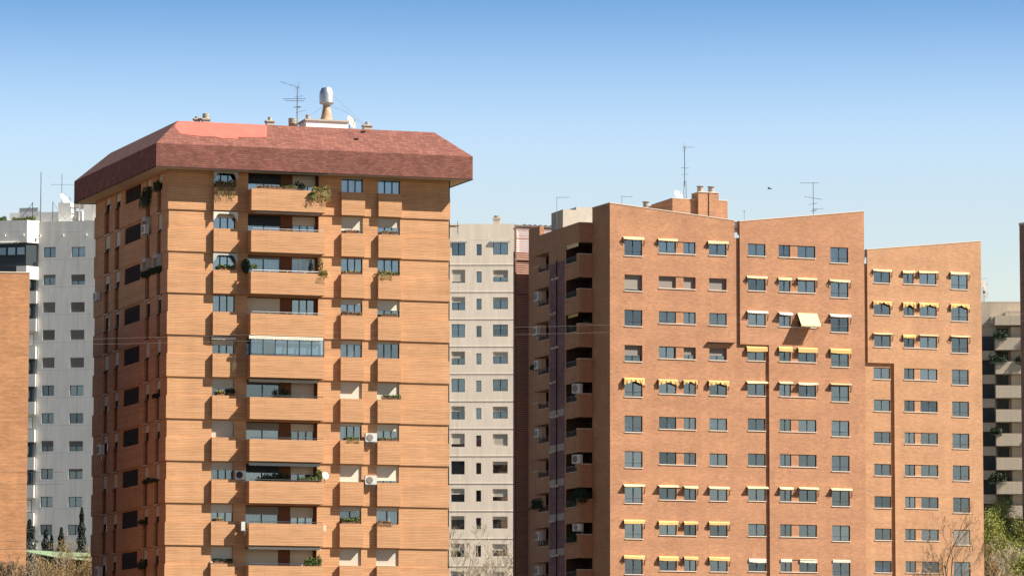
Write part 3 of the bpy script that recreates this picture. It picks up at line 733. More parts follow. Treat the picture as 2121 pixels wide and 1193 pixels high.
pts = [(0.985, 0.985), (0.60, 0.82), (0.50, 0.70), (0.78, 0.44), (1.6, 0.40), (2.4, 0.36), (3.3, 0.38), (3.85, 0.31), (4.3, 0.34), (4.9, 0.30), (5.0, 0.40), (6.2, 0.42), (7.15, 0.46), (7.45, 0.985)]
m = MB(); P = [on_slope(*p) for p in pts]
n0 = len(P); m.poly(list(reversed(P))); Q = [(p[0], p[1] + 0.006, p[2] - 0.006) for p in P]
for i in range(n0): m.quad(P[i], P[(i + 1) % n0], Q[(i + 1) % n0], Q[i])
part('roof_patch', m.mesh('roof_patch', M['patch']), ro, label='fresh salmon-red coating on one end of the roof slope')
m = MB()
for u, t in ((14.6, 0.88), (13.9, 0.55)):
    p = on_slope(u, t); m.box(p[0] - 0.14, p[0] + 0.14, p[1] - 0.14, p[1] + 0.04, p[2] - 0.05, p[2] + 0.05)
part('roof_vent', m.mesh('roof_vent', M['brown']), ro)
# roof flues and plant
def flue(b, fr, u, d, z, w_, h, pot_r, pot_h, mat='concrete', parent=None):
    m = MB(); m.box(-w_ / 2, w_ / 2, -w_ / 2, w_ / 2, 0, h); m.box(-w_ / 2 - 0.07, w_ / 2 + 0.07, -w_ / 2 - 0.07, w_ / 2 + 0.07, h, h + 0.10)
    o = b.put('chimney', m.mesh('chimney', M[mat]), fr, u, d, z)
    m = MB(); prof = [(pot_r, h + 0.1)]
    for i in range(4): z_ = h + 0.1 + pot_h * i / 4; prof += [(pot_r, z_ + 0.02), (pot_r, z_ + pot_h / 8), (pot_r * 1.14, z_ + pot_h / 8 + 0.005), (pot_r * 1.14, z_ + pot_h / 4)]
    m.lathe(prof, 14); part('chimney_pot', m.sharp_smooth('chimney_pot', M['galv' if mat == 'acwhite' else 'concrete']), o)
    return o
flue(A, FA, 4.30, -7, zH, 0.55, 1.05, 0.22, 0.38); flue(A, FA, 3.75, -7.5, zH, 0.40, 1.12, 0.15, 0.14)
flue(A, FA, 9.15, -7, zH, 0.55, 1.12, 0.14, 0.28, 'concrete'); flue(A, FA, 10.88, -7, zH, 0.35, 0.95, 0.28, 0.42, 'brickAdark'); flue(A, FA, 16.6, -7, zH, 0.60, 1.12, 0.15, 0.24)
m = MB(); m.box(11.76, 14.95, 6.4, 8.6, zH, 47.05); ph = A.put('plant_room', m.mesh('plant_room', M['white']), FA)
m = MB(); m.box(11.66, 15.05, 6.3, 8.7, 47.05, 47.17); part('coping', m.mesh('coping', M['concrete']), ph)
flue(A, FA, 12.1, -7.2, 47.17, 0.1, 0.02, 0.16, 0.30)
m = MB(); m.lathe([(0.50, 47.17), (0.43, 47.35), (0.27, 48.2), (0.27, 48.35), (0.24, 48.36)], 4 * 6, (13.50, 7.1, 0)); vc = A.put('vent_stack', m.mesh('vent_stack', M['terracotta']), FA)
M['rust'] = flat_mat('rust_stained_render', (0.40, 0.27, 0.18), 0.9, var=0.45, scale=2.2); vc.data.materials[0] = M['rust']
m = MB(); m.lathe([(0.30, 48.36), (0.30, 48.47), (0.50, 48.45), (0.54, 48.52), (0.545, 49.15), (0.52, 49.28), (0.41, 49.58), (0.38, 49.64), (0.05, 49.65)], 28, (13.50, 7.1, 0)); part('vent_cowl', m.sharp_smooth('vent_cowl', M['galv']), vc)
W0 = lambda fr, u, d, z: tuple(fr.w(u, d, z))
dish(W0(FA, 15.25, -7, zH), math.radians(62), 0.52, 'pale satellite dish seen nearly edge-on beside the white plant room on the red roof', 22, 1.35, 'concrete')
antenna(W0(FA, 11.28, -7.2, zH), 3.95, [(0.98, 195, 1.4, 0.2, 3, 0.5, 0.28), (0.98, 205, 0.3, 0.2, 2, 0.42, 0.2, 1), (0.76, 175, 1.1, 0.6, 7, 0.35), (0.72, 190, 0.95, 0.5, 6, 0.35), (0.6, 300, 0.45, 0.2, 6, 0.3), (0.5, 20, 0.7, 0.1, 5, 0.22, 0.3), (0.8, 40, 0.5, 0.1, 4, 0.3, 0.2)],
        'tall many-armed television antenna beside the metal cowl on the red tower roof', 0.05, guy=[(-2.2, 0, 0.9, 0.25), (0.9, 0.3, 1.35, 0.26), (2.0, 0.2, 2.5, 0.28)])
m = MB(); m.tube([W0(FA, 13.9, -7.1, 48.3), W0(FA, 15.1, -7.0, 47.85), W0(FA, 16.4, -7.0, 46.95)], 0.012, 4)
m.tube([W0(FA, 13.9, -7.1, 49.2), W0(FA, 16.45, -7.0, 47.0)], 0.009, 4)
solo('guy_wire', m.mesh('guy_wire', M['steel']), 'thin wires stretched from the metal cowl to the rightmost chimney on the red roof', 'wire')
m = MB(); m.box(-0.06, 0.06, 0, 1.2, 0, 0.02); m.quad((-0.1, 0, 0.06), (1.3, 0, 0.1), (1.25, 0.9, 0.12), (-0.1, 0.9, 0.06)); m.quad((-0.1, 0.9, 0.04), (1.25, 0.9, 0.10), (1.3, 0, 0.08), (-0.1, 0, 0.04)); m.tube([(1.2, 0.1, -0.5), (1.2, 0.1, 0.45)], 0.02, 5)
A.put('side_awning', m.mesh('side_awning', M['rail']), FA, WA - 0.02, -2.0, ZA[0] - 0.25, 'dark awning edge on the far side of the tower')
# --- things hung or standing on the tower
ac_unit(W0(FA, 15.05, 0.06, ZA[6] + 1.62), FA.a, 'white air conditioner between a planted and a half-shuttered window of the red-roofed tower')
ac_unit(W0(FA, 15.05, 0.06, ZA[7] + 1.55), FA.a, 'white air conditioner between two fully shuttered small windows of the red-roofed tower')
ac_unit(W0(FA, 5.40, 0.12, ZA[7] + 1.72), FA.a, 'air conditioner with round black fan between window and planted balcony', 0.78, 0.62, 0.30, dark=True)
ac_unit(W0(FA, 5.62, 0.75, ZA[8] + 1.05), FA.a - PI / 2, 'white air conditioner half hidden at the side of a balcony of the red-roofed tower', 0.5, 0.62, 0.28)
ac_unit(W0(FL, 14.7, 0.05, ZA[1] + 1.75), FL.a, 'white air conditioner under the second storey window on the shaded side of the tower', 0.9, 0.65)
ac_unit(W0(FL, 1.7, 0.05, ZA[2] + 1.15), FL.a, 'grey air conditioner at the far corner of the shaded tower side, third storey', 0.9, 0.65)
ac_unit(W0(FL, 3.3, 0.05, ZA[6] + 1.45), FL.a, 'grey air conditioner on the far end of the shaded tower side, seventh storey', 0.9, 0.75)
ac_unit(W0(FL, 3.2, 0.05, ZA[9] + 1.35), FL.a, 'white air conditioner on the far end of the shaded tower side, lowest visible storey', 0.9, 0.75)
dish(W0(FA, 11.62, 0.25, ZA[7] + 1.60), FA.a + 0.25, 0.28, 'small round white satellite dish at the right end of the planted tower balcony', 15, 0.5)
m = MB(); m.box(-0.16, 0.16, -0.06, 0, 0, 0.42); m.box(-0.20, 0.20, -0.05, 0.0, -0.03, -0.001)
for i in range(5): m.box(-0.12, 0.12, -0.07, -0.061, 0.05 + i * 0.07, 0.08 + i * 0.07)
solo('vent_grille', m.mesh('vent_grille', M['sill']), 'small pale vent grille on the tower wall right of a balcony', 'vent', W0(FA, 11.62, 0.08, ZA[8] + 1.15), FA.a)
P_ = lambda u, k, lab, **kw: plant(W0(FA, u, kw.pop('d', 0.12), ZA[k] + kw.pop('z', 1.70)), FA.a, kw.pop('w', 0.9), kw.pop('h', 0.35), lab, **kw)
P_(4.15, 0, 'long trailing grassy plant hanging under the top left window of the tower', w=1.3, h=0.5, mat='drygrass', hang=1.0, d=0.22, n=1100)
P_(7.3, 0, 'low row of terracotta planters on the top balcony of the tower, left half', w=2.0, h=0.18, mat='plantred', d=1.0, z=1.58, n=160)
P_(8.7, 0, 'green plants in planters at the middle of the top balcony', w=1.0, h=0.25, mat='plant', d=1.0, z=1.58, n=200)
P_(9.5, 0, 'dark spiky palm plant standing on the top balcony of the tower', w=0.8, h=0.9, mat='plantdark', d=0.7, z=1.45, n=420, pot=False)
P_(11.0, 0, 'yellow-green creeper spilling over the right corner of the top balcony', w=1.3, h=0.35, mat='plantyellow', d=1.10, z=1.52, hang=0.9, n=700)
P_(10.35, 0, 'hanging green plant on the front of the top balcony', w=0.45, h=0.4, mat='plant', d=1.22, z=1.15, n=260, hang=0.35, pot=False)
P_(4.3, 2, 'green sill plants under the third-storey window left of the balconies', w=1.2, h=0.42, mat='plant', n=420)
P_(5.7, 2, 'dark climbing plant at the left end of the third balcony from the top', w=0.5, h=1.6, mat='plantdark', d=0.25, z=1.5, n=620, pot=False)
P_(6.1, 2, 'small light green plant inside the left end of the third balcony from the top', w=0.5, h=0.4, mat='plant', d=0.95, z=1.6, n=150, pot=False)
P_(11.2, 2, 'bushy yellow-green plant over the right corner of the third balcony from the top', w=0.6, h=0.45, mat='plantyellow', d=1.1, z=1.35, hang=0.2, n=300, pot=False)
P_(11.1, 2, 'dry climber on the right jamb of the third balcony from the top', w=0.3, h=1.2, mat='drygrass', d=0.7, z=1.55, n=220, pot=False)
P_(13.6, 2, 'thin row of green plants in the third-storey middle window sill', w=1.4, h=0.20, mat='plantyellow', n=150)
P_(16.1, 2, 'bright plants with flowers trailing from the third-storey right window sill', w=1.0, h=0.42, mat='plantyellow', hang=0.35, n=420)
P_(16.9, 2, 'small green plant at the right end of the third-storey right window sill', w=0.5, h=0.22, mat='plant', n=110)
P_(13.6, 3, 'pink flowering plants in the fourth-storey middle window sill', w=1.5, h=0.22, mat='plantred', n=260)
P_(16.4, 3, 'pale dry plants in the fourth-storey right window sill', w=1.2, h=0.15, mat='drygrass', n=140)
P_(13.6, 1, 'reddish dry plants in the second-storey middle window sill', w=1.0, h=0.16, mat='plantred', n=120)
P_(16.4, 1, 'dry twiggy plants in the second-storey right window sill', w=1.2, h=0.16, mat='drygrass', n=140)
P_(3.95, 5, 'small yellow-green plant under the sixth-storey left window', w=0.5, h=0.28, mat='plantyellow', n=140)
P_(4.7, 5, 'green plant at the right of the sixth-storey left window', w=0.5, h=0.42, mat='plantdark', n=190)
P_(8.6, 5, 'dark leafy plant standing in the sixth balcony from the top', w=0.7, h=0.9, mat='plantdark', d=0.4, z=1.5, n=420, pot=False)
P_(16.6, 5, 'green and yellow plants along the sixth-storey right window sill', w=1.4, h=0.28, mat='plant', n=300)
P_(13.7, 6, 'green plant spilling from the seventh-storey middle window sill', w=0.9, h=0.2, mat='plant', hang=0.2, n=200)
P_(16.4, 6, 'thin green creeper along the seventh-storey right window sill', w=1.4, h=0.16, mat='plant', n=150)
P_(8.0, 7, 'large dark bush inside the eighth balcony from the top', w=1.9, h=1.1, mat='plantdark', d=0.3, z=1.3, n=1000, pot=False)
P_(10.2, 7, 'light green plants on the parapet of the eighth balcony from the top', w=1.5, h=0.4, mat='plant', d=0.95, z=1.55, n=330)
P_(11.1, 7, 'tall climber at the right end of the eighth balcony from the top', w=0.4, h=1.5, mat='plant', d=0.7, z=1.55, n=480, pot=False)
P_(13.6, 8, 'round green and yellow bushes in the ninth-storey middle window sill', w=1.3, h=0.5, mat='plant', n=520)
P_(16.1, 8, 'thin reddish plants in the ninth-storey right window sill', w=1.1, h=0.18, mat='plantred', hang=0.15, n=180)
P_(3.9, 8, 'bright lime plant under the ninth-storey left window', w=0.5, h=0.16, mat='plantyellow', n=100)
P_(4.2, 9, 'dense dark green plants along the lowest left window sill of the tower', w=1.4, h=0.32, mat='plantdark', n=420)
P_(10.6, 9, 'big round green and red bush on the lowest visible balcony', w=1.2, h=0.85, mat='plant', d=1.0, z=1.5, n=900, pot=False)
PL = lambda u, k, lab, **kw: plant(W0(FL, u, kw.pop('d', 0.1), ZA[k] + kw.pop('z', 1.70)), FL.a, kw.pop('w', 1.0), kw.pop('h', 0.5), lab, mat='plantdark', pot=False, **kw)
PL(14.5, 0, 'dark hanging plants under the top window near the corner of the shaded tower side', w=2.2, h=0.9, z=1.5, hang=1.0, n=900)
PL(17.2, 0, 'dark plant under the top window nearest the corner of the shaded tower side', w=1.2, h=0.8, z=1.5, n=420)
PL(14.4, 2, 'dark window box plants in the third-storey window of the shaded tower side', w=2.0, h=0.7, z=1.5, n=700)
PL(17.0, 2, 'dark window box plants at the corner window of the shaded tower side, third storey', w=2.4, h=0.55, z=1.55, n=650)
PL(17.3, 5, 'dark plant in a corner window of the shaded tower side, sixth storey', w=1.2, h=0.4, z=1.5, n=260)
PL(16.0, 7, 'dark trailing plant below the windows of the shaded tower side, eighth storey', w=3.0, h=0.35, z=1.5, n=420)
PL(14.3, 9, 'dark plant hanging on the shaded tower side, lowest visible storey', w=1.8, h=0.7, z=1.4, n=480)
PL(14.3, 8, 'small dark window box on the shaded tower side, ninth storey', w=1.6, h=0.35, z=1.6, n=260)
# window hoods of cloth on the shaded side
for u, k in ((14.1, 1), (14.2, 2), (17.0, 2)):
    m = MB(); m.box(0, 1.0, -0.35, -0.33, 1.0, 1.25); m.box(0, 1.0, -0.35, 0.0, 1.25, 1.27); m.box(0.0, 0.02, -0.34, 0, 0.35, 1.25); m.box(0.98, 1.0, -0.34, 0, 0.35, 1.25)
    A.put('awning', m.mesh('awning', M['greyawn']), FL, u, -0.05, ZA[k] + 1.68)

# ================================================================== the salmon brick block (two wings, stepped) in the right half
FB = Frame(10.31, 366.95, math.radians(19.3085))
B = Building('apartment_block', 'salmon brick apartment block with two plain window facades, dark side balconies and brick rooftop house', 8.3, 366.25, GZ - 0.4)
BU0 = -2.128; ZB0 = 42.69
ROWS = 11
CW = [(-0.805, 0.807, 0.0, 1.37), (2.314, 3.894, 0.345, 1.36), (4.60, 5.686, 0.345, 1.36), (6.927, 8.541, 0.345, 1.36)]
CW2 = [(10.45, 12.08, 0.42, 1.45), (13.32, 14.39, 0.42, 1.45), (15.10, 16.73, 0.42, 1.45), (18.15, 19.82, 0.12, 1.45)]
NR = 10
def holes_of(cols, z0, rows, pitch):
    if len(cols) == 4: cols = [cols[0], (cols[1][0], cols[2][1], cols[1][2], cols[1][3]), cols[3]]      # the paired windows share one opening
    return [(a, b_, z0 - pitch * k + lo, z0 - pitch * k + hi) for k in range(rows) for a, b_, lo, hi in cols]
P2 = 0.18
BH = 22.5
# left wing front (lower storeys run on under the step of the right wing)
mb = MB(); hb = holes_of(CW, ZB0, NR, 3.0)
ZTB = 44.6
wall_grid(mb, BU0, 9.70, GZ - 1, ZTB, hb, 0.0, 0.40)
hl = [h for h in holes_of([CW2[0]], ZB0, NR, 3.0) if h[3] < 35.4]
wall_grid(mb, 9.70, 12.36, GZ - 1, 35.46, hl, 0.0, 0.16)
mb.quad((BU0, 0, ZTB), (9.28, 0, ZTB), (9.28, 0, 46.07), (BU0, 0, 47.09))
mb.quad((9.28, 0, ZTB), (9.28, 0.35, ZTB), (9.28, 0.35, 46.07), (9.28, 0, 46.07)); mb.quad((9.28, 0, ZTB), (9.70, 0, ZTB), (9.70, 0.35, ZTB), (9.28, 0.35, ZTB))
mb.quad((BU0, 0, 47.09), (9.28, 0, 46.07), (9.28, 0.35, 46.07), (BU0, 0.35, 47.09)); mb.quad((9.28, 0.35, ZTB), (BU0, 0.35, ZTB), (BU0, 0.35, 47.09), (9.28, 0.35, 46.07))
B.put('wall', mb.mesh('wall', M['brickB']), FB)
# right wing, 18 cm proud, with its stepped lower left edge
mb = MB(); y = -P2; hs2 = holes_of(CW2, ZB0, NR, 3.0)
ua, ub, us_ = 9.70, 21.33, 12.36; zs = 35.46
wall_grid(mb, ua, us_, zs, 44.9, [h for h in hs2 if h[1] < us_ and h[3] > 35.5], P2, 0.18)
wall_grid(mb, us_, ub, GZ - 1, 44.9, [h for h in hs2 if h[0] > us_], P2, 0.18)
zt = lambda u: 46.0 + (47.36 - 46.0) * (u - 9.74) / (21.3 - 9.74)
mb.quad((ua, y, 44.9), (ub, y, 44.9), (ub, y, zt(ub)), (ua, y, zt(ua))); mb.quad((ub, 0.35, 44.9), (ua, 0.35, 44.9), (ua, 0.35, zt(ua)), (ub, 0.35, zt(ub)))
mb.quad((ua, y, zt(ua)), (ub, y, zt(ub)), (ub, 0.35, zt(ub)), (ua, 0.35, zt(ua))); mb.quad((ua, 0.35, 44.9), (ua, y, 44.9), (ua, y, zt(ua)), (ua, 0.35, zt(ua)))
mb.quad((ua, 0, zs), (ua, y, zs), (ua, y, 44.9), (ua, 0, 44.9)); mb.quad((ua, 0, zs), (us_, 0, zs), (us_, y, zs), (ua, y, zs)); mb.quad((us_, 0, GZ - 1), (us_, y, GZ - 1), (us_, y, zs), (us_, 0, zs))
mb.quad((ub, y, GZ - 1), (ub, 18, GZ - 1), (ub, 18, 44.9), (ub, y, 44.9)); mb.quad((ub, y, 44.9), (ub, 0.35, 44.9), (ub, 0.35, zt(ub)), (ub, y, zt(ub)))
B.put('wall', mb.mesh('wall', M['brickB']), FB)
# copings
m = MB(); 
def coping(m, u0, z0, u1, z1, ya, yb, h=0.07):
    m.quad((u0, ya, z0), (u1, ya, z1), (u1, ya, z1 + h), (u0, ya, z0 + h)); m.quad((u0, ya, z0 + h), (u1, ya, z1 + h), (u1, yb, z1 + h), (u0, yb, z0 + h)); m.quad((u1, yb, z1), (u0, yb, z0), (u0, yb, z0 + h), (u1, yb, z1 + h))
    m.quad((u0, yb, z0), (u0, ya, z0), (u0, ya, z0 + h), (u0, yb, z0 + h)); m.quad((u1, ya, z1), (u1, yb, z1), (u1, yb, z1 + h), (u1, ya, z1 + h)); m.quad((u0, yb, z0), (u1, yb, z1), (u1, ya, z1), (u0, ya, z0))
coping(m, BU0 - 0.03, 47.095, 9.30, 46.075, -0.03, 0.38); coping(m, ua - 0.03, zt(ua) + 0.004, ub + 0.03, zt(ub) + 0.004, y - 0.03, 0.38)
B.put('coping', m.mesh('coping', M['coping']), FB)
# flat roof and the back of the block
m = MB(); m.quad((BU0 + 0.1, 0.3, 44.5), (ub - 0.1, 0.3, 44.5), (ub - 0.1, 18, 44.5), (BU0 + 0.1, 18, 44.5)); B.put('flat_roof', m.mesh('flat_roof', M['concrete']), FB)
m = MB(); m.quad((ub, 18, GZ - 1), (BU0, 18, GZ - 1), (BU0, 18, 44.5), (ub, 18, 44.5)); B.put('wall', m.mesh('wall', M['brickB']), FB)
# little bridge panels in the gap between the wing tops
m = MB(); m.box(9.29, 9.69, 0.30, 0.34, 45.1, 46.05); B.put('parapet_panel', m.mesh('parapet_panel', M['white']), FB)
m = MB(); m.box(9.285, 9.695, 0.24, 0.29, 45.95, 46.02); m.box(9.285, 9.695, 0.24, 0.29, 45.35, 45.41); B.put('railing', m.mesh('railing', M['rail']), FB)
# sills, one per window opening (pairs share a long sill)
def infill(b, fr, cols, z, d, mat):
    a, b_, lo, hi = cols[1][1], cols[2][0], cols[1][2], cols[1][3]
    me = cached(('inf', round(b_ - a, 3), mat), lambda: (lambda q: (q.box(0.002, b_ - a - 0.002, 0.05, 0.30, 0.002, hi - lo - 0.002), q.mesh('infill_panel', M[mat]))[1])(MB()))
    b.put('infill_panel', me, fr, a, d, z + lo)
def sill(b, fr, u0, u1, z, d): 
    me = cached(('sill', round(u1 - u0, 2)), lambda: (lambda q: (q.box(0, u1 - u0, -0.06, 0.10, -0.075, -0.002), q.mesh('window_sill', M['sill']))[1])(MB()))
    b.put('window_sill', me, fr, u0, d, z)
ST = {1: 0.72}
for k in range(NR):
    z = ZB0 - 3.0 * k
    for ci, (a, b_, lo, hi) in enumerate(CW):
        sh = 0.0; smat = 'shuttergrey'; ins = 'rand'
        if k == 1: sh = 0.86 if ci == 0 else 1.0
        if k == 3 and ci in (0, 2, 3): sh = 0.60
        if k == 3 and ci == 1: ins = 'blind'
        deep = -0.50 if k in (1, 3) else -0.10
        window(B, FB, a, b_, z + lo, z + hi, -0.28 if k in (1, 3) else -0.12, 2, sh, ins, smat=smat, rail=(ci == 0), sy=-0.03)
    for ci, (a, b_, lo, hi) in enumerate(CW2):
        low = ci == 0 and z + hi < 35.4
        window(B, FB, a, b_, z + lo, z + hi, (0.0 if low else P2) - 0.12, 2, 0.0, 'dark' if (k == 4 and ci == 0) else 'rand', rail=(ci == 3))
    infill(B, FB, CW, z, 0.0, 'brickB'); infill(B, FB, CW2, z, P2, 'brickB')
    sill(B, FB, CW[0][0] - 0.03, CW[0][1] + 0.03, z + CW[0][2], 0.0); sill(B, FB, CW[1][0] - 0.03, CW[2][1] + 0.03, z + 0.345, 0.0); sill(B, FB, CW[3][0] - 0.03, CW[3][1] + 0.03, z + 0.345, 0.0)
    sill(B, FB, CW2[0][0] - 0.03, CW2[0][1] + 0.03, z + 0.42, 0.0 if z + 1.45 < 35.4 else P2); sill(B, FB, CW2[1][0] - 0.03, CW2[2][1] + 0.03, z + 0.42, P2); sill(B, FB, CW2[3][0] - 0.03, CW2[3][1] + 0.03, z + 0.12, P2)
AWB = {0: ('cream', 'cream', None, 'cream', None, None, None, None), 1: (None,) * 4 + ('cream',) * 4, 2: (None,) * 4 + ('white', 'white', 'open', 'white'), 3: (None,) * 4 + ('pulled',) * 4,
       4: ('gather', 'gather', 'ragged', 'gather', 'creamslim', 'creamslim', 'creamslim', 'thin'), 7: ('creamslim',) * 8, 8: ('yellow',) * 4 + (None,) * 4, 9: ('yellow',) * 4 + ('inner',) * 4}
for k, row in AWB.items():
    z = ZB0 - 3.0 * k
    for i, kd in enumerate(row):
        if not kd: continue
        a, b_, lo, hi = (CW + CW2)[i]; d = 0.0 if i < 4 or (i == 4 and z + hi < 35.4) else P2
        if kd == 'inner': awning(B, FB, a + 0.02, b_ - 0.02, z + hi - 0.03, d - 0.02, kd)
        else:
            ex = 0.14 if i in (0, 3, 4, 7) else 0.10
            awning(B, FB, a - ex, b_ + ex, z + hi + 0.14, d + 0.002, kd, 'wide open cream awning sloping far out from the wall' if kd == 'open' else None)
m = MB(); m.box(0, 2.45, -0.28, 0.0, 0, 0.06); B.put('canopy', m.mesh('canopy', M['brown']), FB, 6.72, 0.001, ZB0 - 9.0 + 1.80, 'thin brown canopy over a window')
# --- dark side with the balcony bay
OcB = FB.w(BU0, 0, 0); FBL = Frame(OcB.x - 0.33065 * 25, OcB.y + 0.94375 * 25, FB.a - PI / 2)
BAYD = 1.2
mb = MB()
mb.quad((20.72, 0, GZ - 1), (25.0, 0, GZ - 1), (25.0, 0, 47.09), (20.72, 0, 47.17)); mb.quad((20.72, 0.4, 44), (20.72, 0, 44), (20.72, 0, 47.17), (20.72, 0.4, 47.17)); mb.quad((20.72, 0, 47.17), (25, 0, 47.09), (25, 0.4, 47.09), (20.72, 0.4, 47.17)); mb.quad((25, 0.4, 44), (20.72, 0.4, 44), (20.72, 0.4, 47.17), (25, 0.4, 47.09))
mb.quad((4.4, 0, GZ - 1), (9.0, 0, GZ - 1), (9.0, 0, 45.6), (4.4, 0, 45.6))
mb.quad((4.4, 6.0, GZ - 1), (4.4, 0, GZ - 1), (4.4, 0, 45.6), (4.4, 6.0, 45.6)); mb.quad((0, 6.0, GZ - 1), (4.4, 6.0, GZ - 1), (4.4, 6.0, 45.6), (0, 6.0, 45.6))
mb.box(4.4, 7.3, 0.002, 0.4, 45.6, 47.2)
B.put('wall', mb.mesh('wall', M['brickB']), FBL)
m = MB(); coping(m, 20.70, 47.175, 25.03, 47.1, -0.03, 0.42, 0.06); B.put('coping', m.mesh('coping', M['coping']), FBL)
# bay: floor bands, a middle pier faced in tiles, parapets, dark loggias behind
def bay_band():
    q = MB(); q.box(9.0, 20.72, -BAYD, -0.001, 0, 1.36); return q.mesh('balcony_band', M['brickB'])
def bay_parapet(side):
    q = MB(); q.box(20.55, 20.72, -BAYD, -0.001, 0, 0.62); q.box(20.05, 20.55, -BAYD, -BAYD + 0.15, 0, 0.62)
    q2 = MB(); q = q if side else q2
    if not side: q.box(9.0, 10.40, -BAYD, -BAYD + 0.15, 0, 0.62); q.box(9.0, 9.15, -BAYD + 0.15, -0.001, 0, 0.62)
    return q.mesh('parapet', M['brickB'])
def bay_coping(side):
    q = MB()
    if side: q.box(20.50, 20.76, -BAYD - 0.03, 0.0, 0.62, 0.67); q.box(20.02, 20.50, -BAYD - 0.03, -BAYD + 0.17, 0.62, 0.67); q.box(17.40, 20.02, -BAYD - 0.03, -BAYD + 0.15, -0.001, 0.04)
    else: q.box(8.97, 10.42, -BAYD - 0.03, -BAYD + 0.17, 0.62, 0.67); q.box(10.42, 12.93, -BAYD - 0.03, -BAYD + 0.15, -0.001, 0.04)
    return q.mesh('parapet_coping', M['sill'])
def bay_rail(side):
    q = MB()
    for a, b_ in (((17.42, 20.04),) if side else ((10.42, 12.93),)):
        q.box(a, b_, -BAYD + 0.03, -BAYD + 0.07, 0.50, 0.54)
        for z in (0.14, 0.26, 0.38): q.box(a, b_, -BAYD + 0.04, -BAYD + 0.06, z, z + 0.02)
        for x in (a, (a + b_) / 2, b_ - 0.03): q.box(x, x + 0.03, -BAYD + 0.035, -BAYD + 0.065, 0.04, 0.5)
    return q.mesh('railing', M['rail'])
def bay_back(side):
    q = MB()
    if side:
        q.quad((17.39, 0.9, -0.1), (20.73, 0.9, -0.1), (20.73, 0.9, 1.75), (17.39, 0.9, 1.75)); q.quad((20.73, 0.9, -0.1), (20.73, 0.0, -0.1), (20.73, 0.0, 1.75), (20.73, 0.9, 1.75)); q.quad((17.39, -1.17, 0.003), (17.39, 0.9, 0.003), (17.39, 0.9, 1.637), (17.39, -1.17, 1.637)); q.quad((17.4, -1.15, 1.636), (20.5, -1.15, 1.636), (20.5, 0.9, 1.636), (17.4, 0.9, 1.636))  # dark sheets over pier side and ceiling carry the loggia's shade in colour
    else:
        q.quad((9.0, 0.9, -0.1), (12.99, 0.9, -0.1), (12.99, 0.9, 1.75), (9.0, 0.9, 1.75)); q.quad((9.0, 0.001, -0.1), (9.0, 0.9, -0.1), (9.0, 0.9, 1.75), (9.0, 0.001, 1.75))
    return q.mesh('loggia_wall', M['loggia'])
band_me, backs = bay_band(), (bay_back(1), bay_back(0))
sides = [(bay_parapet(i), bay_coping(i), bay_rail(i)) for i in (1, 0)]
for k in range(10):
    zf = 39.56 + 3.0 - 3.0 * k
    bb = B.put('balcony_band', band_me, FBL, 0, 0, zf - 1.36)
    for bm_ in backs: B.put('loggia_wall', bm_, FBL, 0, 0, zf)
    for pm, cpm, rm in sides:
        po = B.put('parapet', pm, FBL, 0, 0, zf); part('parapet_coping', cpm, po); part('railing', rm, po)
    window(B, FBL, 17.9, 19.4, zf + 0.0, zf + 1.55, -0.88, 2, 0.0, 'dark', name='balcony_door', gmat='glassdark')
    window(B, FBL, 10.6, 12.6, zf + 0.0, zf + 1.55, -0.88, 2, 0.0, ['left', 'dark', 'right'][k % 3], name='balcony_door', gmat='glassdark')
    # curtain hung at the open end of the loggia
    m = cached('lcurt', lambda: (lambda q: ([q.quad((20.68, -BAYD + 0.20 + 0.05 * j, 0.66), (20.70 - 0.03 * (j % 2), -BAYD + 0.25 + 0.05 * j, 0.66), (20.70 - 0.03 * (j % 2), -BAYD + 0.25 + 0.05 * j, 1.62), (20.68, -BAYD + 0.20 + 0.05 * j, 1.62)) for j in range(5)], q.mesh('curtain', M['shuttergrey']))[1])(MB()))
m = MB(); m.box(9.0, 20.72, -BAYD, -0.001, 44.2, 45.93); m.box(9.0, 20.72, -0.001, 0.4, 45.0, 45.93); B.put('parapet_wall', m.mesh('parapet_wall', M['brickB']), FBL)
m = MB(); m.box(13.0, 17.38, -BAYD + 0.02, 0.9, GZ - 1, 44.2); B.put('pier', m.mesh('pier', M['brickB']), FBL)
m = MB(); m.box(13.3, 17.0, -BAYD - 0.02, -BAYD + 0.001, GZ + 2, 43.0); B.put('tile_panel', m.mesh('tile_panel', M['tile']), FBL)
m = MB(); m.box(13.3, 17.0, -BAYD - 0.026, -BAYD - 0.021, -0.95, -0.35); tbm = m.mesh('tile_band', M['tilepale'])
for k in range(4, 10): B.put('tile_band', tbm, FBL, 0, 0, 42.56 - 3.0 * k)
m = MB(); m.tube([(15.2, -BAYD - 0.07, GZ), (15.2, -BAYD - 0.07, 43.2)], 0.05, 6); B.put('drainpipe', m.mesh('drainpipe', M['brown']), FBL)
for k in range(9):
    m = cached('lampf', lambda: (lambda q: (q.box(-0.35, 0.35, -0.35, 0.0, 0.0, 0.10), q.box(0.5, 0.66, -0.25, 0, 0.05, 0.2), q.mesh('vent_box', M['sill']))[-1])(MB()))
    B.put('vent_box', m, FBL, 15.0 - (k % 2) * 0.5, BAYD + 0.03, 42.56 - 3.0 * k - 1.05)
simple_awning(B, FBL, 17.5, 20.4, 45.93 - 1.75, BAYD - 0.1, 0.05, 0.02, 0.30, 'cream', 'narrow cream awning in the top side balcony')
simple_awning(B, FBL, 17.9, 20.3, 38.1, BAYD - 0.1, 0.05, 0.02, 0.22, 'yellow', 'narrow yellow awning in a side balcony')
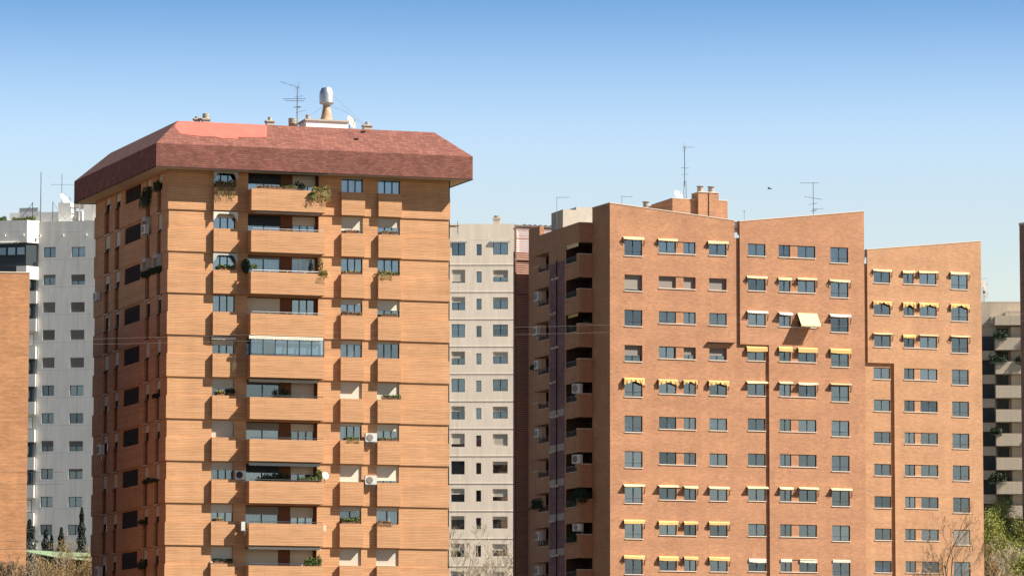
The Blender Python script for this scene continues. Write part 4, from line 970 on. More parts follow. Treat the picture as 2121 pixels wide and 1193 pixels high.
# louvred brick screen wall set back on the far side
FS = Frame(*FB.w(0, -22.0, 0).xy, FB.a)
m = MB(); m.quad((-3.0, 0.25, GZ - 1), (0.5, 0.25, GZ - 1), (0.5, 0.25, 45.4), (-3.0, 0.25, 45.4)); B.put('wall', m.mesh('wall', M['brickB']), FS)
m = MB()
for i in range(int((47.6 - 16) / 0.19)):
    z = 16 + 0.19 * i; m.box(-3.0, 0.9, -0.05, 0.10, z, z + 0.10)
B.put('louvre_screen', m.mesh('louvre_screen', M['louvre']), FS)
m = MB()
for z in (47.6, 44.55, 41.5, 38.4): m.box(-3.03, 0.95, -0.16, -0.06, z, z + 0.14)
for x in (-2.95,): m.box(x, x + 0.10, -0.14, -0.061, 16, 47.6)
B.put('screen_frame', m.mesh('screen_frame', M['brickG']), FS)
m = MB()
for i in range(7): m.box(-1.9, 1.6, 0.3 + i * 0.5, 0.38 + i * 0.5, 47.75, 47.83)
for i in range(8): m.box(-1.9 + 0.5 * i, -1.84 + 0.5 * i, 0.25, 3.5, 47.84, 47.9)
for i in range(6): m.box(-2.8, 1.3, 0.2, 0.24, 46.3 + 0.24 * i, 46.34 + 0.24 * i)
for x in (-2.8, -1.0, 1.2): m.box(x, x + 0.1, 0.241, 0.34, 44.5, 47.74)
B.put('pergola', m.mesh('pergola', M['rail']), FS)
# roof houses, stacks
m = MB(); m.box(-2.0, 0.2, 12, 15, 44.5, 48.0); m.box(-0.4, 4.5, 13, 16, 44.5, 48.4); m.box(0.2, 2.5, 11.99, 12.9, 44.5, 47.0); B.put('stair_house', m.mesh('stair_house', M['concrete']), FB)
m = MB(); m.prism([(6.73, 8), (11.92, 8), (11.92, 13), (6.73, 13)], 44.5, 48.85); m.prism([(9.0, 7.6), (10.92, 7.6), (10.92, 7.998), (9.0, 7.998)], 44.5, 49.45); m.box(9.0, 10.92, 8.002, 9.2, 48.851, 49.45)
m.prism([(4.6, 13), (4.6, 8.05), (6.728, 8.05), (6.728, 13)][::-1] if False else [(4.9, 9.5), (6.728, 8.0), (6.728, 13), (4.9, 13)], 44.5, [48.2, 48.85, 48.85, 48.2])
rh = B.put('roof_house', m.mesh('roof_house', M['brickB']), FB)
m = MB(); m.box(9.93, 10.01, 7.57, 7.599, 44.5, 49.45); part('drainpipe', m.mesh('drainpipe', M['brown']), rh)
m = MB(); m.box(6.70, 8.99, 7.97, 13.03, 48.853, 48.92); m.box(10.93, 11.95, 7.97, 13.03, 48.853, 48.92); m.box(8.97, 10.95, 7.55, 9.22, 49.453, 49.52); part('coping', m.mesh('coping', M['coping']), rh)
for u, z, d in ((9.42, 49.52, -8.2), (10.45, 49.52, -8.2), (5.1, 48.2, -10.2)):
    m = MB(); prof = []
    for i in range(4): prof += [(0.24, 0.13 * i), (0.24, 0.13 * i + 0.06), (0.28, 0.13 * i + 0.065), (0.28, 0.13 * i + 0.12)]
    m.lathe(prof, 16); m.lathe([(0.36, 0.53), (0.36, 0.56)], 16); B.put('chimney_pot', m.sharp_smooth('chimney_pot', M['concrete']), FB, u, d, z)
dish(W0(FB, 7.6, -9, 48.9), FB.a + 0.4, 0.48, 'white satellite dish on the flat brick rooftop house', 30, 0.35, 'white')
antenna(W0(FB, 8.28, -9, 48.9), 4.75, [(0.985, 5, 0.9, 0.15, 5, 0.3, 0.02), (0.98, 50, 0.4, 0.3, 2, 0.45, 0.3, 1), (0.6, 15, 0.4, 0.3, 4, 0.3), (0.48, 60, 0.5, 0.1, 5, 0.3, 0.2)], 'tall lattice-footed antenna mast on the brick rooftop house', 0.04, 0.36)
antenna(W0(FB, 20.1, -8, 44.5), 6.4, [(0.99, 178, 1.2, 0.5, 6, 0.35), (0.78, 195, 0.85, 0.8, 7, 0.3, 0.12), (0.7, 40, 0.4, 0.3, 4, 0.4, 0.3), (0.63, 0, 0.9, 0.1, 6, 0.25), (0.52, -5, 1.1, 0.0, 9, 0.2), (0.6, 60, 0.5, 0.1, 4, 0.3, 0.4)], 'antenna with arms on both sides standing behind the highest right wing parapet', 0.04)
antenna(W0(FB, 2.0, -8, 44.5), 4.4, [(0.985, -3, 0.95, 0.05, 5, 0.3, -0.06), (0.8, -3, 1.0, 0.05, 5, 0.3)], 'short two-armed antenna behind the sloping parapet of the left wing', 0.03)
antenna(W0(FB, -3.3, -10, 44.5), 4.3, [(0.985, 0, 1.1, 0.05, 6, 0.3, 0.03)], 'thin single-armed antenna beside the grey concrete roof block', 0.025)
antenna(W0(FB, 13.5, -8, 44.5), 3.6, [(0.98, 0, 0.12, 0.12, 2, 0.15)], 'very short thin mast behind the dip between the two brick wings', 0.025)
# things in the side balconies
def FBLp(u, d, z): return W0(FBL, u, d, z)
for k, u, lab in ((1, 10.8, 'uppermost'), (2, 10.5, 'second'), (3, 10.7, 'third'), (5, 10.9, 'fourth'), (8, 11.2, 'fifth'), (9, 11.0, 'lowest')):
    ac_unit(FBLp(u, BAYD + 0.02, 42.56 - 3.0 * k + 0.55), FBL.a, '%s air conditioner down the far left column of dark side balconies' % lab, 0.9, 0.75, 0.35)
ac_unit(FBLp(20.3, BAYD - 0.1, 42.56 - 12 - 3.0 + 3.0 + 0.68), FBL.a + 0.45, 'tall white air conditioner in the side balcony four floors under the top one', 0.95, 0.8, 0.35)
ac_unit(FBLp(20.3, BAYD - 0.1, 42.56 - 18 + 0.68), FBL.a + 0.45, 'boxy white air conditioner on a side balcony parapet two floors below the tall one', 0.95, 0.75, 0.35)
ac_unit(FBLp(20.2, BAYD - 0.2, 42.56 - 24 + 0.95), FBL.a + 0.45, 'cream air conditioner hung among plants in the lower right side balcony', 0.95, 0.6, 0.35)
plant(FBLp(20.0, 1.0, 42.56 - 21 + 0.3), FBL.a, 2.6, 1.5, 'big dark bush filling the right side balcony in the lower half of the block', 'plantdark', 0.2, 1500, False, 0.6, size=0.09)
plant(FBLp(10.2, 1.3, 42.56 - 21 + 0.4), FBL.a, 1.8, 0.8, 'dark spreading plant on the far left side balcony in the lower half of the block', 'plantdark', 0.2, 700, False, 0.4, size=0.09)
plant(FBLp(9.6, 1.35, 42.56 - 12 + 3.0 + 0.5), FBL.a, 1.2, 0.5, 'small dark round bush at the far left side balcony beside the third air conditioner', 'plantdark', 0, 380, False, 0.3, size=0.09)
plant(FBLp(19.2, 1.2, 42.56 - 24 + 0.3), FBL.a, 1.8, 0.8, 'dark plants under the cream air conditioner in the side balcony', 'plantdark', 0.5, 700, False, 0.3, size=0.09)
plant(FBLp(20.5, 0.4, 42.56 - 6 + 0.62), FB.a, 0.6, 0.25, 'low dark plants on the parapet of the third side balcony', 'plantdark', 0, 150, True)

# ================================================================== the tan brick block farther right
F3 = Frame(34.27, 402.0, math.radians(19.3))
T = Building('apartment_block', 'tan brick apartment block farther right with plain windows and a slanting roof edge', 34.27, 402.0, GZ - 0.4)
C3 = [(-0.744, 0.94, 0.0, 1.06), (2.26, 3.33, 0.02, 1.06), (3.94, 5.66, 0.02, 1.06), (7.15, 8.87, -0.30, 1.09)]
Z3 = 44.25; PIT = 2.985; zs3 = 36.76; us3 = 1.25
mb = MB(); h3 = holes_of(C3, Z3, NR, PIT)
wall_grid(mb, -1.40, us3, zs3, 46.6, [h for h in h3 if h[1] < us3 and h[3] > zs3 + 0.1], 0.2, 0.17); wall_grid(mb, us3, 10.26, GZ - 1, 46.6, [h for h in h3 if h[0] > us3], 0.2, 0.17)
z3 = lambda u: 47.27 + (48.54 - 47.27) * (u + 1.385) / 11.64
mb.quad((-1.4, -0.2, 46.6), (10.26, -0.2, 46.6), (10.26, -0.2, z3(10.26)), (-1.4, -0.2, z3(-1.4))); mb.quad((10.26, 0.3, 46.6), (-1.4, 0.3, 46.6), (-1.4, 0.3, z3(-1.4)), (10.26, 0.3, z3(10.26))); mb.quad((-1.4, -0.2, z3(-1.4)), (10.26, -0.2, z3(10.26)), (10.26, 0.3, z3(10.26)), (-1.4, 0.3, z3(-1.4)))
mb.quad((-1.4, 0, zs3), (-1.4, -0.2, zs3), (-1.4, -0.2, z3(-1.4)), (-1.4, 0, z3(-1.4))); mb.quad((-1.4, 0, zs3), (us3, 0, zs3), (us3, -0.2, zs3), (-1.4, -0.2, zs3)); mb.quad((us3, 0, GZ - 1), (us3, -0.2, GZ - 1), (us3, -0.2, zs3), (us3, 0, zs3))
mb.quad((10.26, -0.2, GZ - 1), (10.26, 14, GZ - 1), (10.26, 14, 46.6), (10.26, -0.2, 46.6)); mb.quad((10.26, -0.2, 46.6), (10.26, 0.3, 46.6), (10.26, 0.3, z3(10.26)), (10.26, -0.2, z3(10.26)))
T.put('wall', mb.mesh('wall', M['brickB3']), F3)
mb = MB(); wall_grid(mb, -9.0, us3, GZ - 1, zs3, [h for h in h3 if h[1] < us3 and h[3] < zs3 + 0.1], 0.0, 0.17); mb.quad((-9, 0, zs3), (-1.4, 0, zs3), (-1.4, 0, 46.0), (-9, 0, 46.0))
mb.quad((10.26, 14, GZ - 1), (-9, 14, GZ - 1), (-9, 14, 46), (10.26, 14, 46)); mb.quad((-9, 14, GZ - 1), (-9, 0, GZ - 1), (-9, 0, 46), (-9, 14, 46)); mb.quad((-9, 0.3, 46), (10.2, 0.3, 46), (10.2, 14, 46), (-9, 14, 46))
T.put('wall', mb.mesh('wall', M['brickB3']), F3)
m = MB(); coping(m, -1.43, z3(-1.4) + 0.004, 10.29, z3(10.26) + 0.004, -0.23, 0.33); T.put('coping', m.mesh('coping', M['coping']), F3)
m = MB(); m.box(-1.75, -1.42, 0.3, 0.34, 46.4, 47.3); T.put('parapet_panel', m.mesh('parapet_panel', M['white']), F3)
INS3 = {}
for k in range(NR):
    z = Z3 - PIT * k
    for ci, (a, b_, lo, hi) in enumerate(C3):
        low = ci == 0 and z + hi < zs3 + 0.1
        ins = 'dark' if (k, ci) in ((4, 0), (4, 3), (5, 0), (5, 1), (9, 2), (9, 3)) else 'rand'
        window(T, F3, a, b_, z + lo, z + hi, (0.0 if low else 0.2) - 0.12, 2, 1.0 if (k, ci) == (8, 3) else 0.0, ins, smat='shuttergrey', rail=(ci == 3))
    infill(T, F3, C3, z, 0.2, 'brickB3')
    sill(T, F3, C3[0][0] - 0.03, C3[0][1] + 0.03, z + 0.0, 0.0 if z + 1.06 < zs3 + 0.1 else 0.2); sill(T, F3, C3[1][0] - 0.03, C3[2][1] + 0.03, z + 0.02, 0.2); sill(T, F3, C3[3][0] - 0.03, C3[3][1] + 0.03, z - 0.30, 0.2)
for k, row in {0: ('cream',) * 4, 1: ('ragged', 'gather', 'ragged', 'ragged'), 2: ('thin', 'yellow', 'thin', 'thin')}.items():
    for i, kd in enumerate(row):
        a, b_, lo, hi = C3[i]; awning(T, F3, a - 0.12, b_ + 0.12, Z3 - PIT * k + hi + 0.13, 0.202, kd)

# ================================================================== pale block seen between the two big ones
FC = Frame(-5.91, 473.0, math.radians(-2.0))
Cb = Building('apartment_block', 'pale beige apartment block with narrow slit windows between the two big brick blocks', -2.5, 473.0, GZ - 0.4)
CC = [(-0.69, 0.775, 0.0, 1.45), (2.03, 2.58, 0.03, 1.25), (3.84, 5.47, 0.10, 1.40)]
mb = MB(); ZC = 55.0
hc = holes_of(CC, ZC, 14, 2.995)
wall_grid(mb, -5.0, 6.3, GZ - 1, 58.5, hc, 0.0, 0.22)
mb.quad((6.3, 0, GZ - 1), (6.3, 12, GZ - 1), (6.3, 12, 58.5), (6.3, 0, 58.5)); mb.quad((-5, 12, GZ - 1), (-5, 0, GZ - 1), (-5, 0, 58.5), (-5, 12, 58.5)); mb.quad((6.3, 12, GZ - 1), (-5, 12, GZ - 1), (-5, 12, 58.5), (6.3, 12, 58.5)); mb.quad((-5, 0, 58.5), (6.3, 0, 58.5), (6.3, 12, 58.5), (-5, 12, 58.5))
Cb.put('wall', mb.mesh('wall', M['beigewall']), FC)
SHC = {0: (0, 0, 0), 1: (0.86, 0, 0.55), 2: (0.38, 0, 0.22), 3: (0, 0, 0), 4: (0.48, 0, 0.36), 5: (0, 0, 0), 6: (0.36, 0, 0.38), 7: (0.75, 0, 1.0), 8: (0, 0, 0.25), 9: (0.42, 0, 0.62), 10: (0.25, 0, 0.22), 11: (0.5, 0, 0.5), 12: (0.3, 0, 0.4), 13: (0.5, 0, 0.5)}
for k in range(13):
    z = ZC - 2.995 * k
    for ci, (a, b_, lo, hi) in enumerate(CC):
        window(Cb, FC, a, b_, z + lo, z + hi, -0.18, 1 if ci == 1 else 2, SHC[k][ci], 'dark' if (k, ci) in ((8, 2), (9, 2)) or (ci == 1 and k % 2) else 'rand', sy=-0.05, gmat='glasslight')
m = MB()
for k in range(13):
    z = ZC - 2.995 * k - 1.02; m.box(-5.01, 6.32, -0.03, -0.001, z, z + 0.07)
Cb.put('string_course', m.mesh('string_course', M['beigewall']), FC)
for i in (0, 2): simple_awning(Cb, FC, CC[i][0] - 0.3, CC[i][1] + 0.25, ZC + 1.60, 0.0, 0.12, 0.03, 0.20, 'greyawn')
flue(Cb, FC, 4.05, -5, 58.5, 0.8, 1.15, 0.3, 0.25, 'concrete')
# white block far left
FD = Frame(-50.03, 466.6, math.radians(-12.5))
Db = Building('apartment_block', 'tall white apartment block with square windows behind the left edge of the orange tower', -50.0, 466.6, GZ - 0.4)
CD = [(-0.63, 0.74, 0.0, 1.12), (2.50, 4.07, -0.02, 1.06)]
ZD = 54.0; mb = MB(); wall_grid(mb, -1.2, 8.0, GZ - 1, 57.9, holes_of(CD, ZD, 14, 2.995), 0.0, 0.2)
mb.quad((8, 0, GZ - 1), (8, 12, GZ - 1), (8, 12, 57.9), (8, 0, 57.9)); mb.quad((8, 12, GZ - 1), (-9, 12, GZ - 1), (-9, 12, 57.9), (8, 12, 57.9)); mb.quad((-9, 12, GZ - 1), (-9, 0.3, GZ - 1), (-9, 0.3, 57.9), (-9, 12, 57.9)); mb.quad((-9, 0.3, 57.85), (8, 0.3, 57.85), (8, 12, 57.85), (-9, 12, 57.85))
mb.quad((-9, 0.3, GZ - 1), (-1.2, 0.3, GZ - 1), (-1.2, 0.3, 57.9), (-9, 0.3, 57.9)); mb.quad((-1.2, 0.3, GZ - 1), (-1.2, 0, GZ - 1), (-1.2, 0, 57.9), (-1.2, 0.3, 57.9)); mb.quad((-1.2, 0, 57.9), (8, 0, 57.9), (8, 0.3, 57.9), (-1.2, 0.3, 57.9))
Db.put('wall', mb.mesh('wall', M['whitewall']), FD)
SHD = [(0, 0.0), (0.25, 0.6), (1, 1), (1, 1), (1, 1), (0, 0), (0, 0), (0.48, 0.5), (0.0, 0.2), (0, 0), (0, 0), (0, 0), (0.5, 0), (0, 0)]
for k in range(13):
    z = ZD - 2.995 * k
    for ci, (a, b_, lo, hi) in enumerate(CD): window(Db, FD, a, b_, z + lo, z + hi, -0.16, 2, SHD[k][ci], 'rand', smat='shuttergrey', sy=-0.05)
m = MB(); m.prism([(-9, -1.2), (-2.15, -1.2), (-1.21, 0.0), (-1.21, 0.29), (-9, 0.29)], 55.55, 57.97); Db.put('parapet_block', m.mesh('parapet_block', M['whitewall']), FD)
m = MB(); m.prism([(-9, -1.0), (-2.3, -1.0), (-1.45, 0.0), (-1.45, 0.29), (-9, 0.29)], 53.0, 55.54); Db.put('glazed_bay', m.mesh('glazed_bay', M['frame']), FD)
for i in range(6): window(Db, FD, -3.35 - 1.05 * i, -2.40 - 1.05 * i, 54.2, 55.1, 1.08, 1, 0, 'sheer', name='bay_window')
simple_awning(Db, FD, -8.8, -3.0, 55.65, 1.2, 0.25, 0.08, 0.18, 'greyawn')
m = MB(); m.prism([(-9, -1.2), (-2.15, -1.2), (-1.21, 0.0), (-1.21, 0.29), (-9, 0.29)], 51.6, 53.0); Db.put('balcony', m.mesh('balcony', M['whitewall']), FD)
m = MB(); m.box(-9, -3.3, -1.25, -1.205, 52.0, 53.02); Db.put('balcony_screen', m.mesh('balcony_screen', M['rail']), FD)
balD = MB(); balD.prism([(-6, -0.3), (-1.3, -0.3), (-1.3, 0.29), (-6, 0.29)], 0, 1.35); balD = balD.mesh('balcony', M['whitewall'])
glD = MB(); glD.prism([(-6, -0.2), (-1.6, -0.2), (-1.6, 0.29), (-6, 0.29)], 1.36, 2.95); glD = glD.mesh('glazed_bay', M['frame'])
for k in range(1, 12):
    z = ZD - 2.995 * k - 1.1
    if k > 0: Db.put('balcony', balD, FD, 0, 0, z - 0.9)
    if k % 3: 
        Db.put('glazed_bay', glD, FD, 0, 0, z - 0.9)
        window(Db, FD, -2.9, -1.9, z + 0.75, z + 1.75, 0.28, 1, 0, 'sheer', name='bay_window')
    else: window(Db, FD, -2.9, -1.7, z + 0.55, z + 1.9, -0.28, 1, 0, 'right', name='bay_window')
for i, u in enumerate((-4.6, -2.5, -1.0, 1.6, 4.2)):
    m = cached('flood', lambda: (lambda q: (q.box(-0.14, 0.14, -0.45, -0.25, 0, 0.16), q.tube([(0, -0.3, 0.08), (0, 0, 0.0)], 0.03, 5), q.mesh('floodlight', M['white']))[-1])(MB()))
    Db.put('floodlight', m, FD, u, 1.2 if u < -2 else 0.0, 56.25)
m = MB(); m.box(-6.3, 2.0, 5, 9, 57.85, 59.6); m.box(0.3, 1.7, 2.0, 4.0, 57.85, 60.2); m.box(3.0, 4.4, 2.5, 4.5, 57.85, 60.0); Db.put('roof_house', m.mesh('roof_house', M['white']), FD)
m = MB(); m.box(1.8, 3.2, 3, 5, 59.8, 60.8); Db.put('water_tank', m.mesh('water_tank', M['concrete']), FD)
m = MB()
for x in (2.6, 4.2, 5.8, 7.4): m.box(x, x + 0.15, 2.0, 2.15, 57.85, 60.2); m.box(x, x + 0.15, 4.8, 4.95, 57.85, 60.0)
m.box(2.4, 8.0, 1.95, 2.2, 60.2, 60.4); m.box(2.4, 8.0, 4.75, 5.0, 60.0, 60.2)
for i in range(9): m.box(2.5 + 0.65 * i, 2.6 + 0.65 * i, 1.8, 5.2, 60.4, 60.5)
m.quad((4.6, 2.0, 60.52), (8.0, 2.0, 60.9), (8.0, 5, 60.7), (4.6, 5, 60.52)); Db.put('pergola', m.mesh('pergola', M['white']), FD)
m = MB(); m.quad((-4.6, 2.2, 58.0), (-2.6, 2.2, 58.0), (-2.2, 3.4, 59.6), (-4.4, 3.4, 59.6)); m.box(-4.6, -2.5, 3.3, 3.8, 59.4, 59.9); Db.put('solar_panel', m.mesh('solar_panel', M['alu']), FD)
m = MB()
for x in (-2.3, 0.0): m.tube([(x, 1.0, 57.9), (x, 1.0, 60.2)], 0.04, 5)
m.tube([(-2.3, 1.0, 60.1), (-4.2, 1.4, 58.0)], 0.03, 5); m.tube([(0.0, 1.0, 60.1), (1.4, 1.4, 58.2)], 0.03, 5); Db.put('roof_brace', m.mesh('roof_brace', M['rail']), FD)
dish(W0(FD, 0.6, -3, 59.6), math.radians(70), 0.95, 'large white satellite dish on the white block at the far left', 30, 0.8, 'white')
antenna(W0(FD, -2.4, -4, 57.8), 6.1, [(0.3, 0, 0.1, 0.1, 2, 0.1)], 'bare needle mast on the far left white roof', 0.07)
antenna(W0(FD, 0.0, -4, 57.8), 5.8, [(0.8, 0, 1.5, 1.2, 7, 0.5), (0.62, 20, 0.5, 0.1, 4, 0.3), (0.52, 10, 1.1, 0.0, 5, 0.2), (0.36, 0, 0.6, 0.0, 4, 0.3)], 'cross-armed antenna beside the large white dish on the far left roof', 0.05)
for i, (u, s) in enumerate(((-6.0, 0.5), (-3.9, 0.4), (-2.7, 0.5))):
    plant(W0(FD, u, -1.0, 57.95), FD.a, 1.3, s * 1.6, ['leftmost', 'middle', 'rightmost'][i] + ' of three green shrubs on the white roof terrace at the far left', 'plant', 0, 350, False, 0.4, size=0.12)

# ================================================================== brick slab at the left edge
FE = Frame(-33.5, 300.0, math.radians(19.0))
E_ = Building('apartment_block', 'windowless orange brick end wall filling the far left edge', -36.0, 299.0, GZ - 0.4)
m = MB(); m.prism([(-24, 0), (0, 0), (0, 0.6), (-24, 0.6)], GZ - 1, [33.0, 33.62, 33.62, 33.0]); E_.put('wall', m.mesh('wall', M['brickE']), FE)
m = MB(); m.prism([(-24, 0.601), (-0.4, 0.601), (-0.4, 30), (-24, 30)], GZ - 1, [32.6, 33.2, 33.2, 32.6]); E_.put('unseen_rear_block', m.mesh('unseen_rear_block', M['brickAdark']), FE)  # unseen depth added to shade the tower's left face; dark to curb bounce
m = MB(); coping(m, -24.0, 33.01, 0.03, 33.63, -0.04, 0.4); E_.put('coping', m.mesh('coping', M['coping']), FE)
# ================================================================== sand coloured block at the right, and the dark tower sliver
FF = Frame(58.35, 540.0, math.radians(-3.0))
Fb = Building('apartment_block', 'sand coloured apartment block with planted terraces at the right edge', 60.0, 541.0, GZ - 0.4)
m = MB(); m.box(-6, 14, 0.9, 12, GZ - 1, 57.2); m.box(1.5, 5.0, 0.3, 0.899, 54.2, 55.3); Fb.put('wall', m.mesh('wall', M['sandwall']), FF)
bl = MB(); bl.box(-6, 1.9, -0.0, 0.899, 0, 1.15); bl = bl.mesh('band', M['sandwall'])
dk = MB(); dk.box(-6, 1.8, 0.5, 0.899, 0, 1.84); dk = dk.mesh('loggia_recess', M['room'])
bp = MB(); bp.prism([(1.9, -1.6), (12, -1.6), (12, 0.899), (1.9, 0.899)], 0, 1.55); bp = bp.mesh('terrace', M['sandwall'])
pr = MB(); pr.box(3.9, 6.2, -0.5, 0.899, 0, 1.44); pr = pr.mesh('pier', M['sandwall'])
for k in range(11):
    z = 52.75 - 2.985 * k - 1.0
    Fb.put('band', bl, FF, 0, 0, z - 1.85 - 0.1); 
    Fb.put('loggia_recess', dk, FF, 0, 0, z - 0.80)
    zt_ = 52.65 - 2.985 * k - 0.2
    Fb.put('terrace', bp, FF, 0, 0, zt_ - 1.55); Fb.put('pier', pr, FF, 0, 0, zt_)
    window(Fb, FF, 2.2, 3.6, zt_ + 0.0, zt_ + 1.4, -0.86, 1, 0, 'dark', name='terrace_door', gmat='glassdark')
    window(Fb, FF, 6.3, 8.2, zt_ + 0.0, zt_ + 1.4, -0.86, 2, 0, 'dark', name='terrace_door', gmat='glassdark')
m = MB(); m.box(1.9, 12, -1.6, 0.899, 54.0, 55.2); m.box(3.2, 12, -1.4, 0.899, 55.2, 55.8); Fb.put('terrace_roof', m.mesh('terrace_roof', M['sandwall']), FF)
for i, (u, k, w_, h, lab) in enumerate(((2.5, 0, 1.6, 1.1, 'dark bush in the top left terrace corner of the sand coloured block'), (6.5, 0, 1.5, 0.7, 'dark bush in the top right terrace of the sand coloured block'),
        (2.2, 1, 2.2, 1.4, 'large drooping bush on the second terrace of the sand coloured block'), (5.2, 1, 1.6, 0.9, 'leafless twiggy shrub on the second terrace of the sand coloured block'),
        (1.9, 4, 1.3, 1.3, 'small palm on the fifth terrace of the sand coloured block'), (2.0, 6, 2.2, 1.6, 'big dark bush on the seventh terrace of the sand coloured block'), (2.9, 7, 1.7, 1.0, 'dark twiggy plant on the eighth terrace of the sand coloured block'), (6.8, 4, 1.2, 0.4, 'low dark plant on the fifth terrace edge of the sand coloured block'))):
    plant(W0(FF, u, 1.5, 52.65 - 2.985 * k - 0.4), FF.a, w_, h, lab, 'plantdark', 0.3, 800, False, 0.5, size=0.13)
antenna(W0(FF, 0.3, -2, 57.2), 3.0, [(0.98, 10, 0.9, 0.1, 4, 0.3, 0.2)], 'short antenna with dishes on the sand coloured roof', 0.05)
dish(W0(FF, 0.6, -1.5, 57.2), math.radians(60), 0.75, 'upper of two dark satellite dishes on the sand coloured roof', 25, 2.0, 'shuttergrey'); dish(W0(FF, 0.75, -1.4, 57.2), math.radians(60), 0.55, 'lower of two dark satellite dishes on the sand coloured roof', 25, 0.9, 'shuttergrey')
Gb = Building('apartment_tower', 'dark brown brick tower edge cut off by the right side of the picture', 60.0, 484.0, GZ - 0.4)
m = MB(); m.prism([(0, 0), (2.2, -2.6), (12, 3), (9, 14), (3.2, 10)], GZ - 1, 59.3); 
FGf = Frame(56.45, 480.0, 0.0); Gb.put('wall', m.mesh('wall', M['brickG']), FGf)
m = MB(); m.prism([(-0.06, -0.03), (2.2, -2.7), (12.1, 3), (9, 14.1), (3.1, 10.1)], 59.302, 59.55); Gb.put('coping', m.mesh('coping', M['concrete']), FGf)

# ================================================================== trees
def bare_tree(m, base, h, spread, seed, levels=5, r0=0.16, twig=0.013, up=0.35, kids=(3, 5), first=0.25, mt=None):
    rg = random.Random(seed); tips = []
    def grow(p, d, L, r, lev):
        n = 4 if lev < 2 else 3
        pts = [Vector(p)]; dd = Vector(d)
        for i in range(n):
            dd = (dd + Vector((rg.gauss(0, .12), rg.gauss(0, .12), rg.gauss(0, .08) + up * 0.12))).normalized()
            pts.append(pts[-1] + dd * L / n)
        rr = [max(twig, r * (1 - 0.5 * i / n)) for i in range(n + 1)]
        (mt if lev == 0 and mt is not None else m).tube(pts, rr, 5 if lev < 2 else 3, False)
        if lev >= levels: tips.append(pts[-1]); return
        k = rg.randint(*kids) + (3 if lev == 0 else 0)
        for j in range(k):
            t = first + (1 - first) * (j + rg.random()) / k
            i = min(n - 1, int(t * n)); q = pts[i].lerp(pts[i + 1], t * n - i)
            az = rg.uniform(0, 2 * PI); base_d = (pts[i + 1] - pts[i]).normalized(); o = base_d.orthogonal().normalized(); o = Quaternion(base_d, az) @ o
            nd = (base_d * (0.75) + o * spread * rg.uniform(0.7, 1.2) + Vector((0, 0, up))).normalized()
            grow(q, nd, L * rg.uniform(0.45, 0.68) * (1.15 - 0.4 * t), max(twig, rr[i] * 0.6), lev + 1)
        tips.append(pts[-1])
    grow(base, Vector((rg.gauss(0, .04), rg.gauss(0, .04), 1)), h * 0.62, r0, 0)
    return tips
def tree(loc, h, label, seed, mat='bark', name='bare_tree', spread=0.75, levels=5, leaves=None, leaf_n=0, leaf_s=0.08, leaf_r=0.26, r0=0.16, twig=0.013, kids=(3, 5), up=0.35, group=None, first=0.25):
    t = thing(name, label, 'tree', loc, 0.0, group)
    m, mt = MB(), MB(); tips = bare_tree(m, (0, 0, 0), h, spread, seed, levels, r0, twig, up, kids, first, mt)
    top = max(v[2] for v in m.v); q = h / top; qx = q * 0.5 + 0.5
    for b_ in (m, mt): b_.v = [(x * qx, y * qx, z * q) for x, y, z in b_.v]
    tips = [Vector((p.x * qx, p.y * qx, p.z * q)) for p in tips]
    part('trunk', mt.mesh('trunk', M[mat]), t); part('branches', m.mesh('branches', M[mat]), t)
    if leaves:
        lm = MB()
        for i in range(leaf_n):
            p = random.choice(tips); lm.leaf((p.x + random.gauss(0, leaf_r), p.y + random.gauss(0, leaf_r), p.z + random.gauss(0, leaf_r)), leaf_s * random.uniform(.6, 1.3))
        part('leaves', lm.mesh('leaves', M[leaves]), t)
    return t
def pix(px, dist): return (px - 1060.5) / 9000.0 * dist
def topz(py, dist): return (1575.0 - py) / 9000.0 * dist
GC = 'bare trees in front of the pale beige block'
for i, (px, d, py, lab, sd) in enumerate(((950, 428, 1035, 'pale bare tree nearest the orange tower in front of the pale beige block', 3), (990, 432, 1085, 'shorter pale bare tree in the middle of the gap before the beige block', 5), (1040, 425, 1070, 'pale bare tree beside the dark louvred wall in front of the beige block', 8), (1012, 440, 1100, 'slim pale bare tree behind the others in the gap before the beige block', 21))):
    tree((pix(px, d), d, GZ), topz(py, d) - GZ, lab, sd, 'bark', group=GC, levels=5, spread=0.66, twig=0.0115, kids=(3, 4))
GR = 'bare trees at the lower right'
tree((pix(1978, 380), 380, GZ), topz(1045, 380) - GZ, 'tall bare brown-twigged tree before the right end of the tan block', 12, 'barkbrown', group=GR, spread=0.6, twig=0.008, kids=(3, 4), leaves='drygrass', leaf_n=350, leaf_s=0.045)
tree((pix(1935, 378), 378, GZ), topz(1128, 378) - GZ, 'smaller bare brown tree left of the tall one before the tan block', 15, 'barkbrown', group=GR, spread=0.75, twig=0.008, kids=(3, 4))
tree((pix(2068, 430), 430, GZ), topz(1110, 430) - GZ, 'bare pale tree in front of the yellow-green tree at the lower right corner', 18, 'bark', group=GR, spread=0.75, twig=0.011)
tree((pix(2100, 425), 425, GZ), topz(1120, 425) - GZ, 'bare brown tree at the extreme lower right corner', 28, 'barktan', group=GR, spread=0.75, twig=0.011)
for i, (px, d, py, lab) in enumerate(((2058, 478, 1056, 'yellow-green tree in young leaf against the tan block edge'), (2098, 482, 1030, 'taller yellow-green tree in young leaf at the right picture edge'))):
    tree((pix(px, d), d, GZ), topz(py, d) - GZ - 0.5, lab, 40 + i, 'barktan', 'leafing_tree', 0.75, 5, 'willow', 42000, 0.09, leaf_r=0.5, twig=0.014, group='yellow-green trees in young leaf')
GL = 'bare thickets at the lower left'
